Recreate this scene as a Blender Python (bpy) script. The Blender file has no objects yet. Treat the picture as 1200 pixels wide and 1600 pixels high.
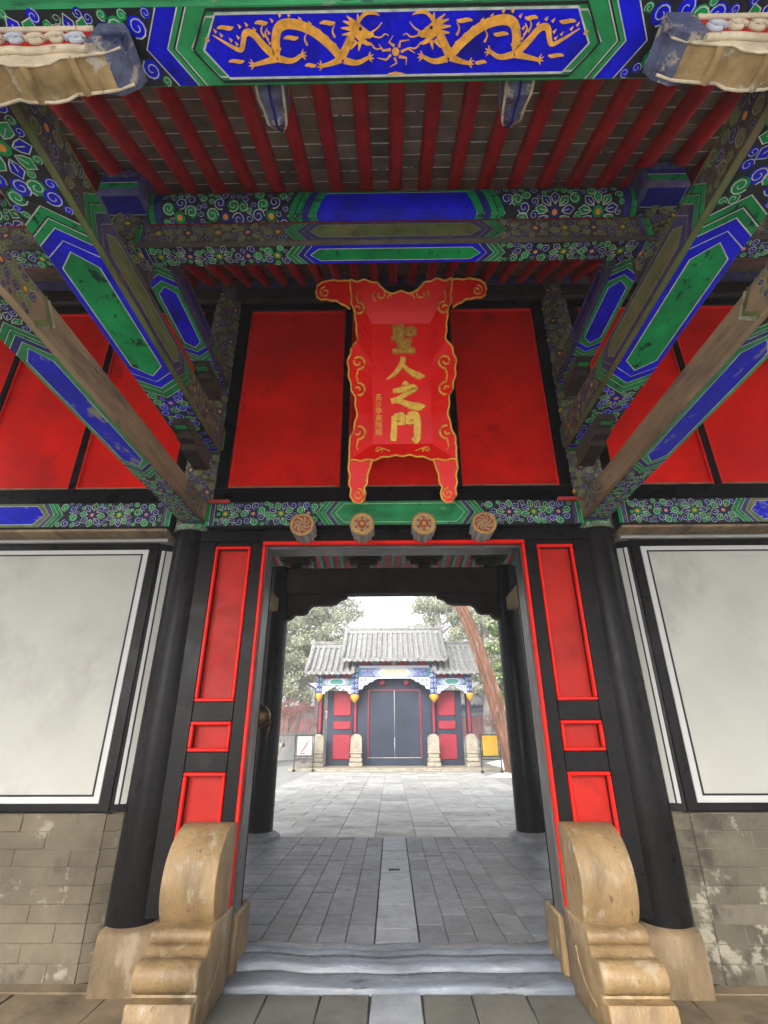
import bpy, bmesh, math, random
from mathutils import Vector, Matrix
rnd = random.Random(7)
rad = math.radians
sc = bpy.context.scene
col = sc.collection

# ------------------------------------------------------------------ camera
HE, FPX, CX = 1.45, 782.0, -0.03
pt_, yw_, rl_ = rad(24.1), rad(0.7), rad(-0.19)
Fv = Vector((-math.sin(yw_)*math.cos(pt_), math.cos(yw_)*math.cos(pt_), math.sin(pt_)))
R0 = Vector((math.cos(yw_), math.sin(yw_), 0)); U0 = R0.cross(Fv)
Rv = R0*math.cos(rl_) + U0*math.sin(rl_); Uv = U0*math.cos(rl_) - R0*math.sin(rl_)
cd = bpy.data.cameras.new('camera'); cam = bpy.data.objects.new('camera', cd); col.objects.link(cam)
mw = Matrix((Rv, Uv, -Fv)).transposed().to_4x4(); mw.translation = (CX, 0, HE)
cam.matrix_world = mw
cd.sensor_fit = 'VERTICAL'; cd.sensor_height = 36.0; cd.lens = 36.0*FPX/1600.0
cd.clip_start = 0.05; cd.clip_end = 2000
sc.camera = cam
sc.render.resolution_x, sc.render.resolution_y = 768, 1024

# ------------------------------------------------------------------ light: overcast winter day
SUN_EL, SUN_AZ = rad(31), rad(196)      # azimuth clockwise from +Y: behind the camera, a little to the left
w = bpy.data.worlds.new('World'); sc.world = w; w.use_nodes = True
nt = w.node_tree; nt.nodes.clear()
sky = nt.nodes.new('ShaderNodeTexSky'); sky.sky_type = 'NISHITA'; sky.sun_disc = False
sky.sun_elevation = SUN_EL; sky.sun_rotation = SUN_AZ; sky.dust_density = 3.0; sky.air_density = 1.0
hs = nt.nodes.new('ShaderNodeHueSaturation'); hs.inputs['Saturation'].default_value = 0.22
bg = nt.nodes.new('ShaderNodeBackground'); bg.inputs['Strength'].default_value = 0.15
wo = nt.nodes.new('ShaderNodeOutputWorld')
nt.links.new(sky.outputs[0], hs.inputs['Color']); nt.links.new(hs.outputs[0], bg.inputs[0]); nt.links.new(bg.outputs[0], wo.inputs[0])
sl = bpy.data.lights.new('sun', 'SUN'); sl.energy = 0.9; sl.angle = rad(30); sl.color = (1.0, 0.95, 0.87)
so = bpy.data.objects.new('sun', sl); col.objects.link(so); so.location = (0, -20, 30)
sdir = Vector((math.sin(SUN_AZ)*math.cos(SUN_EL), math.cos(SUN_AZ)*math.cos(SUN_EL), math.sin(SUN_EL)))
so.rotation_euler = sdir.to_track_quat('Z', 'Y').to_euler()
sc.view_settings.view_transform = 'Standard'; sc.view_settings.look = 'None'
sc.view_settings.exposure = 1.75; sc.view_settings.gamma = 1.0
sc.view_settings.use_curve_mapping = False

# ------------------------------------------------------------------ materials
MATS = {}
def M(name, c, rough=.6, var=.18, scale=5.0, bump=.15, bscale=60.0, wear=None, rv=0.0, spec=.3, metal=0.0, stretch=(1, 1, 1), coat=0.0, wear2=None):
    """procedural paint/stone: two-octave tone variation, optional wear patches, fine bump"""
    m = bpy.data.materials.new(name); m.use_nodes = True
    t = m.node_tree; N = t.nodes; L = t.links; N.clear()
    out = N.new('ShaderNodeOutputMaterial'); b = N.new('ShaderNodeBsdfPrincipled'); L.new(b.outputs[0], out.inputs[0])
    g = N.new('ShaderNodeNewGeometry'); mp = N.new('ShaderNodeMapping'); L.new(g.outputs['Position'], mp.inputs[0])
    mp.inputs['Scale'].default_value = stretch
    def noise(s, d=5, r=.6):
        n = N.new('ShaderNodeTexNoise'); n.inputs['Scale'].default_value = s; n.inputs['Detail'].default_value = d
        n.inputs['Roughness'].default_value = r; L.new(mp.outputs[0], n.inputs['Vector']); return n.outputs[0]
    def rng(src, a, bb, c0, c1):
        n = N.new('ShaderNodeMapRange'); n.inputs[1].default_value = a; n.inputs[2].default_value = bb
        n.inputs[3].default_value = c0; n.inputs[4].default_value = c1; L.new(src, n.inputs[0]); return n.outputs[0]
    def mix(f, a, bb):
        n = N.new('ShaderNodeMix'); n.data_type = 'RGBA'
        for s, vv in ((n.inputs[0], f), (n.inputs[6], a), (n.inputs[7], bb)):
            if hasattr(vv, 'is_linked'): L.new(vv, s)
            else: s.default_value = vv if not isinstance(vv, tuple) else (*vv[:3], 1)
        return n.outputs[2]
    def k(f): return tuple(min(1, max(0, x*f)) for x in c)
    cur = mix(rng(noise(scale), .3, .7, 0, 1), k(1-var), k(1+var))
    if wear: cur = mix(rng(noise(wear[2], 6, .7), wear[1], wear[1]+.06, 0, 1), cur, wear[0])
    if wear2: cur = mix(rng(noise(wear2[2], 6, .65), wear2[1], wear2[1]+.12, 0, 1), cur, wear2[0])
    if rv:
        oi = N.new('ShaderNodeObjectInfo'); hsv = N.new('ShaderNodeHueSaturation')
        L.new(rng(oi.outputs['Random'], 0, 1, 1-rv, 1+rv), hsv.inputs['Value']); L.new(cur, hsv.inputs['Color']); cur = hsv.outputs[0]
    L.new(cur, b.inputs['Base Color'])
    L.new(rng(noise(scale*2.7), .3, .7, max(.04, rough-.1), min(1, rough+.1)), b.inputs['Roughness'])
    b.inputs['Metallic'].default_value = metal; b.inputs['Specular IOR Level'].default_value = spec
    b.inputs['Coat Weight'].default_value = coat; b.inputs['Coat Roughness'].default_value = .2
    if bump:
        bp = N.new('ShaderNodeBump'); bp.inputs['Strength'].default_value = bump; bp.inputs['Distance'].default_value = .01
        L.new(noise(bscale, 4, .65), bp.inputs['Height']); L.new(bp.outputs[0], b.inputs['Normal'])
    MATS[name] = m; return m
WOOD = (.10, .075, .05)
M('red', (.40, .011, .005), .45, .25, 2.2, .15, 16, wear=((.24, .012, .008), .66, 30), wear2=((.28, .007, .004), .56, 3.0), spec=.2)
M('red_panel', (.66, .007, .002), .5, .25, 1.6, .05, 20, wear2=((.44, .005, .002), .58, 2.6), spec=.15)
M('red_bright', (.70, .010, .004), .4, .2, 4, .1, 30, spec=.2)  # same red, brightened: the light that mouldings catch is put into the colour
M('red_dull', (.20, .010, .010), .6, .25, 6, .1, 60)
M('rafter_red', (.36, .010, .012), .6, .3, 7, .12, 50, wear=((.10, .03, .02), .70, 14))
M('black', (.0075, .0065, .0068), .32, .35, 2.5, .05, 12, spec=.12, wear2=((.018, .015, .014), .60, 3.5))
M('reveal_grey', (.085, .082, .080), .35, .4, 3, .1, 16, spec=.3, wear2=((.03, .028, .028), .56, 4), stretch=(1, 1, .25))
M('black_door', (.012, .011, .013), .42, .3, 3, .08, 20)
M('dark_wood', (.035, .026, .021), .75, .4, 5, .3, 40, stretch=(1, 1, 1), spec=.15)
M('brown_wood', (.23, .165, .095), .7, .4, 9, .4, 50, wear=((.13, .09, .06), .60, 22), wear2=((.11, .08, .07), .55, 6), stretch=(1, .18, 1))
M('green', (.004, .23, .060), .5, .4, 9, .2, 70, wear=((.004, .035, .020), .575, 24), wear2=((.22, .25, .15), .66, 20), stretch=(.45, .32, 1), spec=.15)
M('green_lite', (.018, .24, .075), .5, .4, 9, .15, 70, wear=((.012, .09, .05), .62, 20), wear2=((.36, .38, .28), .63, 14), stretch=(.4, .6, 1))
M('green_faded', (.115, .145, .045), .65, .4, 7, .25, 60, wear2=((.20, .15, .075), .54, 6), stretch=(1, .4, 1))
M('blue', (.004, .006, .55), .45, .4, 9, .12, 70, wear=((.22, .20, .15), .68, 13), wear2=((.004, .005, .20), .54, 8), stretch=(.6, .5, 1), spec=.15)
M('blue_worn', (.004, .010, .50), .5, .35, 9, .15, 70, spec=.15, wear=((.22, .20, .14), .545, 9), stretch=(.8, .35, 1))
M('navy', (.008, .008, .16), .55, .35, 10, .15, 70, wear2=((.06, .055, .05), .62, 14))
M('navy_faded', (.050, .045, .125), .65, .4, 8, .2, 70, wear2=((.13, .10, .06), .56, 7))
M('ink', (.012, .013, .016), .6, .3, 10, .1, 60)
M('ink_faded', (.075, .060, .045), .7, .3, 10, .15, 60)
M('line', (.46, .50, .43), .55, .3, 20, .05, 60, wear=((.08, .09, .07), .64, 30))
M('line_faded', (.26, .26, .18), .6, .4, 20, .05, 60, wear=((.05, .05, .04), .58, 30))
M('pin_red', (.26, .055, .03), .6, .3, 20, .2, 60)
M('pin_pale', (.30, .24, .14), .6, .3, 20, .2, 60)
M('orange', (.68, .27, .025), .45, .25, 14, .1, 60)
M('gold', (.90, .50, .07), .35, .25, 30, .15, 90, metal=.12, wear=((.35, .16, .03), .66, 40))
M('gold_dark', (.50, .27, .04), .4, .4, 30, .15, 90, metal=.15)
M('gold_paint', (.75, .36, .05), .4, .3, 26, .1, 90, wear=((.40, .17, .03), .62, 30))
M('plaque_red', (.85, .008, .006), .38, .10, 3, .03, 30)
M('cream', (.55, .47, .32), .65, .3, 10, .35, 50, wear=((.25, .19, .10), .58, 16), wear2=((.16, .17, .22), .64, 8))
M('carved_blue', (.09, .105, .17), .6, .5, 14, .5, 50, wear=((.40, .36, .28), .54, 12), wear2=((.012, .016, .07), .55, 10))
M('ochre_wood', (.36, .25, .11), .65, .45, 9, .4, 45, wear=((.50, .46, .36), .60, 12), wear2=((.09, .07, .06), .64, 10))
M('plaster', (.40, .40, .362), .85, .07, 1.5, .12, 14, wear=((.33, .31, .27), .74, 9), wear2=((.35, .345, .312), .52, 1.6), stretch=(1, 1, .8))
M('white_paint', (.47, .47, .455), .8, .04, 4, .04, 20)
M('cement', (.15, .125, .09), .9, .25, 7, .4, 40, wear2=((.14, .12, .09), .58, 6))
M('brick', (.115, .095, .066), .9, .35, 2.2, .6, 45, rv=.06, wear=((.23, .205, .155), .585, 3.4), wear2=((.050, .042, .030), .56, 2.7))
M('brick_peel', (.105, .092, .066), .9, .35, 2.2, .6, 45, rv=.06, wear=((.26, .24, .185), .555, 3.2), wear2=((.052, .045, .034), .57, 3.0))
M('mortar', (.12, .105, .078), .95, .4, 4, .4, 50, wear2=((.06, .05, .038), .55, 5))
M('drum_stone', (.215, .142, .066), .5, .5, 4, 1.0, 26, wear=((.095, .062, .032), .61, 16), wear2=((.31, .25, .165), .55, 9), stretch=(1, 1, .5), spec=.4)
M('plinth_stone', (.15, .105, .058), .7, .5, 4, 1.0, 26, wear=((.08, .055, .03), .60, 12), wear2=((.22, .175, .115), .57, 8), stretch=(1, 1, .5))
M('paver_tan', (.165, .125, .078), .85, .35, 3, .35, 30, rv=.12, wear2=((.085, .062, .04), .56, 2.6))
M('paver_grey', (.125, .122, .105), .7, .25, 4, .3, 30, rv=.12, wear2=((.12, .115, .10), .56, 4))
M('paver_blue', (.165, .174, .188), .45, .3, 5, .4, 35, rv=.2, wear2=((.10, .105, .112), .57, 5))
M('strip_stone', (.25, .265, .285), .36, .2, 5, .3, 20, rv=.10, wear2=((.18, .195, .22), .60, 6))
M('sill_stone', (.12, .135, .16), .30, .4, 5, .8, 16, wear=((.035, .036, .04), .60, 7), stretch=(.35, 1, 1))
M('joint', (.055, .052, .048), .95, .3, 10, .3, 50)
M('ground', (.33, .325, .31), .9, .15, 2, .2, 20)
M('bounce_ground', (.78, .79, .82), .85, .06, 1.2, .3, 9, wear2=((.60, .60, .60), .64, .8))  # near-white cover added on unseen ground to bounce light onto the ceiling
M('slab_pale', (.45, .44, .415), .85, .22, 2.5, .2, 20, rv=.16, wear2=((.27, .262, .245), .56, 3))
M('tile_brick', (.20, .162, .128), .85, .35, 6, .4, 40, rv=.30)
M('white_mortar', (.75, .73, .69), .9, .2, 9, .2, 40, wear=((.12, .10, .08), .55, 9))
M('roof_tile', (.25, .25, .245), .85, .3, 5, .3, 30, rv=.12, wear2=((.46, .46, .46), .60, 3))
M('roof_dark', (.14, .14, .135), .9, .2, 5, .3, 30)
M('rear_red', (.46, .05, .045), .6, .2, 4, .1, 30)
M('rear_green', (.02, .16, .12), .6, .2, 4, .1, 30)
M('far_red', (.27, .014, .03), .5, .15, 2, .05, 20)
M('far_black', (.018, .026, .048), .45, .35, 1.2, .08, 10)
M('hall_red', (.26, .09, .085), .6, .2, 5, .1, 30)
M('hall_blue', (.16, .20, .29), .6, .2, 5, .1, 30)
M('far_blue', (.05, .10, .36), .6, .2, 5, .1, 30)
M('far_navy', (.03, .045, .16), .6, .2, 5, .1, 30)
M('far_white', (.46, .49, .53), .6, .1, 5, .05, 30)
M('far_green', (.05, .22, .18), .6, .2, 5, .1, 30)
M('far_gold', (.55, .30, .03), .4, .15, 8, .05, 30)
M('far_stone', (.31, .28, .22), .8, .25, 3, .3, 20, wear2=((.15, .13, .10), .56, 4))
M('iron', (.030, .028, .027), .5, .3, 12, .2, 60, metal=.5)
M('bronze', (.10, .065, .03), .4, .3, 12, .2, 60, metal=.8)
M('board_white', (.36, .35, .35), .5, .06, 4, .02, 20)
M('board_yellow', (.42, .24, .015), .5, .08, 4, .02, 20)
M('pink_ink', (.60, .10, .16), .6, .2, 10, .02, 20)
M('snow', (.75, .76, .80), .8, .04, 3, .3, 12)
M('bark_pale', (.30, .28, .25), .9, .3, 6, .7, 14, stretch=(1, 1, .2))
M('bark_red', (.15, .070, .042), .85, .4, 7, .8, 20, stretch=(1, 1, .13), wear=((.07, .042, .03), .54, 15), wear2=((.34, .28, .23), .56, 11))
M('leaf_a', (.24, .26, .17), .8, .35, 1.5, 0, rv=.05)
M('leaf_b', (.38, .395, .28), .8, .35, 1.5, 0, rv=.05)
M('leaf_green', (.12, .21, .045), .75, .35, 2.5, 0, rv=.05)
M('twig', (.24, .20, .17), .9, .3, 5, 0)
M('berry', (.36, .10, .10), .6, .2, 5, 0)
M('far_wall', (.36, .355, .35), .9, .1, 2, .1, 15)

# ------------------------------------------------------------------ mesh builder
class MB:
    def __init__(s): s.v = []; s.f = []; s.m = []; s.mats = []
    def mi(s, n):
        if n not in s.mats: s.mats.append(n)
        return s.mats.index(n)
    def add(s, vs, fs, mat):
        o = len(s.v); s.v += [tuple(x) for x in vs]; i = s.mi(mat)
        for f in fs: s.f.append(tuple(o+a for a in f)); s.m.append(i)
    def convex(s, vs, fs, mat):
        c = sum((Vector(x) for x in vs), Vector())/len(vs); out = []
        for f in fs:
            p = [Vector(vs[a]) for a in f]; n = (p[1]-p[0]).cross(p[2]-p[0]); fc = sum(p, Vector())/len(p)
            out.append(f if n.dot(fc-c) >= 0 else tuple(reversed(f)))
        s.add(vs, out, mat)
    def box(s, x0, x1, y0, y1, z0, z1, mat, bev=.004):
        lo = (x0, y0, z0); hi = (x1, y1, z1)
        bev = min(bev, .45*min(hi[i]-lo[i] for i in range(3)))
        idx = {}; vs = []
        for cx in (0, 1):
            for cy in (0, 1):
                for cz in (0, 1):
                    sg = (cx, cy, cz)
                    for a in range(3):
                        p = []
                        for i in range(3):
                            q = hi[i] if sg[i] else lo[i]
                            if i != a: q += -bev if sg[i] else bev
                            p.append(q)
                        idx[(sg, a)] = len(vs); vs.append(tuple(p))
        fs = []
        def setax(base, kv):
            r = list(base)
            for kk, vv in kv.items(): r[kk] = vv
            return tuple(r)
        for a in range(3):
            b, c = [i for i in range(3) if i != a]
            for sa in (0, 1):
                fs.append(tuple(idx[(setax((0, 0, 0), {a: sa, b: q[0], c: q[1]}), a)] for q in ((0, 0), (1, 0), (1, 1), (0, 1))))
            for sb in (0, 1):
                for s2 in (0, 1):
                    g0 = setax((0, 0, 0), {a: 0, b: sb, c: s2}); g1 = setax((0, 0, 0), {a: 1, b: sb, c: s2})
                    fs.append((idx[(g0, b)], idx[(g0, c)], idx[(g1, c)], idx[(g1, b)]))
        for cx in (0, 1):
            for cy in (0, 1):
                for cz in (0, 1): fs.append(tuple(idx[((cx, cy, cz), a)] for a in range(3)))
        s.convex(vs, fs, mat)
    def tube(s, pts, radii, mat, n=16, caps=True, wob=None, ref=None):
        pts = [Vector(p) for p in pts]; rings = []
        for i, p in enumerate(pts):
            d = (pts[min(i+1, len(pts)-1)]-pts[max(i-1, 0)]).normalized()
            a = Vector(ref) if ref else (Vector((0, 0, 1)) if abs(d.z) < .9 else Vector((1, 0, 0)))
            u = d.cross(a).normalized(); vv = d.cross(u)
            r = radii[i] if hasattr(radii, '__len__') else radii
            rings.append([p+(u*math.cos(2*math.pi*k/n)+vv*math.sin(2*math.pi*k/n))*(r*(wob(k, i) if wob else 1)) for k in range(n)])
        vs = [q for rg in rings for q in rg]; fs = []
        for i in range(len(rings)-1):
            for k in range(n):
                k2 = (k+1) % n; fs.append((i*n+k, (i+1)*n+k, (i+1)*n+k2, i*n+k2))
        if caps: fs.append(tuple(range(n))); fs.append(tuple(reversed(range((len(rings)-1)*n, len(rings)*n))))
        s.add(vs, fs, mat)
    def prism(s, poly, fn, h0, h1, mat, side=None):
        """poly (a,b) extruded from h0 to h1; fn(a,b,h)->xyz"""
        n = len(poly); vs = [fn(a, b, h0) for a, b in poly]+[fn(a, b, h1) for a, b in poly]
        s.add(vs, [tuple(range(n)), tuple(reversed(range(n, 2*n)))], mat)
        s.add(vs, [(i, i+n, (i+1) % n+n, (i+1) % n) for i in range(n)], side or mat)
def link(o, parent, world):
    col.objects.link(o)
    if parent:
        o.parent = parent
        if world: o.matrix_parent_inverse = Matrix.Translation(-parent.location)
def mesh_of(mb, name, recalc=False, smooth=38):
    me = bpy.data.meshes.new(name); me.from_pydata(mb.v, [], mb.f)
    for n in mb.mats: me.materials.append(MATS[n])
    me.polygons.foreach_set('material_index', mb.m)
    if recalc:
        bm = bmesh.new(); bm.from_mesh(me); bmesh.ops.remove_doubles(bm, verts=bm.verts, dist=1e-5)
        bmesh.ops.recalc_face_normals(bm, faces=bm.faces); bm.to_mesh(me); bm.free()
    if smooth:
        me.polygons.foreach_set('use_smooth', [True]*len(me.polygons)); me.set_sharp_from_angle(angle=rad(smooth))
    me.update(); return me
def part(name, mb, parent, world=True, recalc=False, smooth=38, label=None):
    o = bpy.data.objects.new(name, mesh_of(mb, name, recalc, smooth)); link(o, parent, world)
    if label: o['label'] = label
    return o
def inst(name, me, parent, loc, rot=(0, 0, 0), world=True, scale=None):
    o = bpy.data.objects.new(name, me); o.location = loc; o.rotation_euler = rot
    if scale: o.scale = scale
    link(o, parent, world); return o
def thing(name, label, cat, loc, group=None):
    o = bpy.data.objects.new(name, None); col.objects.link(o); o.location = loc; o.empty_display_size = .2
    o['label'] = label; o['category'] = cat
    if group: o['group'] = group
    return o
def struct(name, mb, **k):
    o = part(name, mb, None, **k); o['kind'] = 'structure'; return o
def boxpart(name, parent, *a, **k):
    mb = MB(); mb.box(*a, **k); return part(name, mb, parent)

# ------------------------------------------------------------------ painted ornament (raised paint lines on a face)
def clip_t(pts, t, sg):
    out = []; n = len(pts)
    for i in range(n):
        a, b = pts[i], pts[(i+1) % n]; da, db_ = sg*(a[1]-t), sg*(b[1]-t)
        if da >= 0: out.append(a)
        if da*db_ < 0: f = da/(da-db_); out.append((a[0]+(b[0]-a[0])*f, t))
    return out
class Orn:
    def __init__(s, fn, h0=.0015, strips=None): s.fn = fn; s.mb = MB(); s.h = h0; s.strips = strips
    def poly(s, pts, mat, lay=0):
        if s.strips:
            for t0, t1 in zip(s.strips, s.strips[1:]):
                q = clip_t(clip_t(pts, t0, 1), t1, -1)
                if len(q) > 2: s.mb.add([s.fn(a, b, s.h+lay*.0012) for a, b in q], [tuple(range(len(q)))], mat)
            return
        s.mb.add([s.fn(a, b, s.h+lay*.0012) for a, b in pts], [tuple(range(len(pts)))], mat)
    def grid(s, s0, s1, t0, t1, mat, n=1, lay=0):
        for i in range(n):
            a = s0+(s1-s0)*i/n; b = s0+(s1-s0)*(i+1)/n
            s.poly([(a, t0), (b, t0), (b, t1), (a, t1)], mat, lay)
    def ribbon(s, pts, wd, mat, lay=2):
        n = len(pts); vs = []
        for i, (a, b) in enumerate(pts):
            p = pts[max(i-1, 0)]; q = pts[min(i+1, n-1)]; dx, dy = q[0]-p[0], q[1]-p[1]; l = math.hypot(dx, dy) or 1
            ww = (wd[i] if hasattr(wd, '__len__') else wd)/2
            vs.append(s.fn(a-dy/l*ww, b+dx/l*ww, s.h+lay*.0012)); vs.append(s.fn(a+dy/l*ww, b-dx/l*ww, s.h+lay*.0012))
        s.mb.add(vs, [(2*i, 2*i+1, 2*i+3, 2*i+2) for i in range(n-1)], mat)
    def disc(s, c, r, mat, lay=1, n=10, ph=0):
        s.poly([(c[0]+r*math.cos(ph+2*math.pi*k/n), c[1]+r*math.sin(ph+2*math.pi*k/n)) for k in range(n)], mat, lay)
    def curl(s, c, r, ang, sgn, fill, line, turns=1.45, lay=1, seg=15, lw=.135):
        lay += rnd.random()*.6; s.disc(c, r*.97, fill, lay, 10, ang)
        pts = []
        for k in range(seg+1):
            q = k/seg; rr = r*(1-.80*q); a = ang+sgn*q*turns*2*math.pi
            pts.append((c[0]+rr*math.cos(a), c[1]+rr*math.sin(a)))
        s.ribbon(pts, [r*lw*(1.1-.4*k/seg) for k in range(seg+1)], line, lay+.9)
    def rosette(s, c, R, cols, line, orange, ok, placed, petals=7):
        if ok(c[0], c[1], R*.3):
            s.disc(c, R*.13, orange, 3, 8); s.disc(c, R*.27, cols[0], 2, 8)
        placed.append((c[0], c[1], R*.28)); ph = rnd.random()*6.28
        if rnd.random() < .38:          # lotus rosette: pointed petals instead of scrolls
            npt = rnd.choice((8, 9, 10))
            for k in range(npt):
                a = ph+2*math.pi*k/npt; da = math.pi/npt*.92
                q = (c[0]+R*.6*math.cos(a), c[1]+R*.6*math.sin(a))
                if not ok(q[0], q[1], R*.26): continue
                pp = [(c[0]+R*f*math.cos(a+e*da), c[1]+R*f*math.sin(a+e*da)) for f, e in ((.32, 0), (.5, -.8), (.72, -.85), (.92, 0), (.72, .85), (.5, .8))]
                lv = 1+rnd.random()*.5; s.poly(pp, cols[k % 2], lv); s.ribbon(pp+[pp[0]], R*.04, line, lv+.9)
                s.ribbon([(c[0]+R*f*math.cos(a), c[1]+R*f*math.sin(a)) for f in (.4, .7)], R*.035, line, lv+.9); placed.append((q[0], q[1], R*.26))
            return
        petals = rnd.choice((6, 7, 7, 8))
        for k in range(petals):
            a = ph+2*math.pi*k/petals; q = (c[0]+R*.62*math.cos(a), c[1]+R*.63*math.sin(a)); r = R*.30
            if ok(q[0], q[1], r):
                s.curl(q, r, a+math.pi, 1 if k % 2 else -1, cols[k % 2], line); placed.append((q[0], q[1], r))
    def fill(s, s0, s1, t0, t1, ok, R, cols, line, orange, placed=None):
        placed = [] if placed is None else placed
        W = t1-t0; rows = max(1, round(W/(1.75*R))); n = max(1, round((s1-s0)/(1.9*R)))
        for j in range(rows):
            for i in range(n):
                c = (s0+(i+.5+(.25 if j % 2 else -.1))*(s1-s0)/n, t0+(j+.5)*W/rows)
                s.rosette(c, R, cols if (i+j) % 2 == 0 else cols[::-1], line, orange, ok, placed)
        tries = int(260*(s1-s0)*W/(R*R))
        for k in range(min(tries, 4000)):
            q = (rnd.uniform(s0, s1), rnd.uniform(t0, t1)); r = R*rnd.choice((.28, .24, .2, .15))
            if not ok(q[0], q[1], r): continue
            if any((q[0]-a)**2+(q[1]-b)**2 < ((r+c)*.86)**2 for a, b, c in placed): continue
            s.curl(q, r, rnd.random()*6.28, rnd.choice((1, -1)), rnd.choice(cols), line, 1.25, seg=11); placed.append((q[0], q[1], r))
    def beam(s, L, W, c0, pl, panel, border, R, bg='ink', cols=('green', 'blue'), line='line', orange='orange', ends=True, tip=.5, bw=None, field=None, n=6, bands=None, nofill=False, navy='blue'):
        """one painted face 0..L x 0..W: panel of length pl centred at c0, chevrons, scroll flowers, end bands"""
        d = W*tip; bw = bw or W*.13; k = line
        s.grid(0, L, 0, W, bg, max(n, 1), 0)
        # bordered panel
        def hexa(a, b, m): return [(a, W/2), (a+d-m*.0, W-m), (b-d+m*.0, W-m), (b, W/2), (b-d, m), (a+d, m)]
        a, b = c0-pl/2, c0+pl/2
        e = bw*.9
        s.poly([(a-e*1.3, W/2), (a-e*1.3+d, W), (b+e*1.3-d, W), (b+e*1.3, W/2), (b+e*1.3-d, 0), (a-e*1.3+d, 0)], border, 1)
        hx = hexa(a, b, e*.75); s.poly(hx, panel, 2)
        s.ribbon(hx+[hx[0]], bw*.14, k, 3)
        x = -e*1.3
        for j, (mt, ww) in enumerate(bands or ((border, .02), (navy, 1.3), ('green' if border != 'green' else 'green', .95), ('ink', .22), ('green', .95))):
            ww *= bw
            for sg, o in ((-1, a), (1, b)):
                q0 = o+sg*(-x)*1 if False else (a+x if sg < 0 else b-x)
                def V(off): return [(q0+sg*off-sg*d, 0), (q0+sg*off, W/2), (q0+sg*off-sg*d, W)]
                v0, v1 = V(0), V(ww)
                s.poly([v0[0], v0[1], v1[1], v1[0]], mt, 1); s.poly([v0[1], v0[2], v1[2], v1[1]], mt, 1)
                if mt != 'ink': s.ribbon(v1, bw*.11, k, 3)
            x -= ww
        aa, bb = a+x, b-x
        el = 0
        if ends:
            for mt, ww in (('green', .9), ('ink', .2), ('blue', .9)):
                for q in ((el, el+ww*bw), (L-el-ww*bw, L-el)):
                    s.grid(q[0], q[1], 0, W, mt if mt != 'blue' else navy, 1, 1)
                    if mt != 'ink': s.ribbon([(q[1], 0), (q[1], W)], bw*.1, k, 2)
                el += ww*bw
        if nofill: return
        def okl(x_, y_, r): return x_-r > el and 0 < y_-r*.6 and y_+r*.6 < W and x_+r < aa+d*abs(y_-W/2)/(W/2)-r*.05
        def okr(x_, y_, r): return x_+r < L-el and 0 < y_-r*.6 and y_+r*.6 < W and x_-r > bb-d*abs(y_-W/2)/(W/2)+r*.05
        if aa+d-el > R*.4: s.fill(el, aa+d, 0, W, okl, R, cols, line, orange)
        if L-el-bb+d > R*.4: s.fill(bb-d, L-el, 0, W, okr, R, cols, line, orange)
    def done(s, parent, name='painted_ornament', world=True): return part(name, s.mb, parent, world, smooth=0)
FAD = dict(bg='ink_faded', cols=('green_faded', 'navy_faded'), line='line_faded', navy='navy_faded')
def plane_fn(O, S, T):
    O, S, T = Vector(O), Vector(S), Vector(T); N = S.cross(T).normalized()
    def fn(a, b, h): return O+S*a+T*b+N*h
    return fn

# ================================================================== SETTING: ground and floors
mb = MB(); mb.add([(-300, -300, -.16), (300, -300, -.16), (300, 500, -.16), (-300, 500, -.16)], [(0, 1, 2, 3)], 'bounce_ground'); struct('ground', mb)
# front terrace of stone slabs
mb = MB(); mb.box(-9, 9, -.75, 4.4, -.15, -.012, 'joint', 0); fp = struct('front_pavement', mb)
def slab(parent, x0, x1, y0, y1, z, mat, th=.05, gap=.006, name='paving_stone', dz=.003, bev=.006):
    m = MB(); w2, l2 = (x1-x0)/2-gap/2, (y1-y0)/2-gap/2
    m.box(-w2, w2, -l2, l2, -th, 0, mat, bev)
    me = mesh_of(m, name)
    o = inst(name, me, parent, ((x0+x1)/2, (y0+y1)/2, z+rnd.uniform(-dz, dz)), (rnd.uniform(-.002, .002), rnd.uniform(-.002, .002), rnd.uniform(-.004, .004)))
    return o
y = 4.02
row = 0
while y > -.4:
    d = rnd.choice((.55, .62, .7)) if row else .52
    slab(fp, -.17, .14, y-d, y, .004, 'strip_stone')
    for sg in (-1, 1):
        x = .175 if sg < 0 else .145
        ws = [.30, .33, .42, .55, .6, .62, .7, .8]
        for k, w_ in enumerate(ws):
            a, b = sorted((sg*x, sg*(x+w_)))
            yo = rnd.uniform(-.0, .0)
            slab(fp, a, b, y-d, y, 0, 'paver_grey' if k < 3 else 'paver_tan')
            x += w_
    y -= d; row += 1
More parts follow.
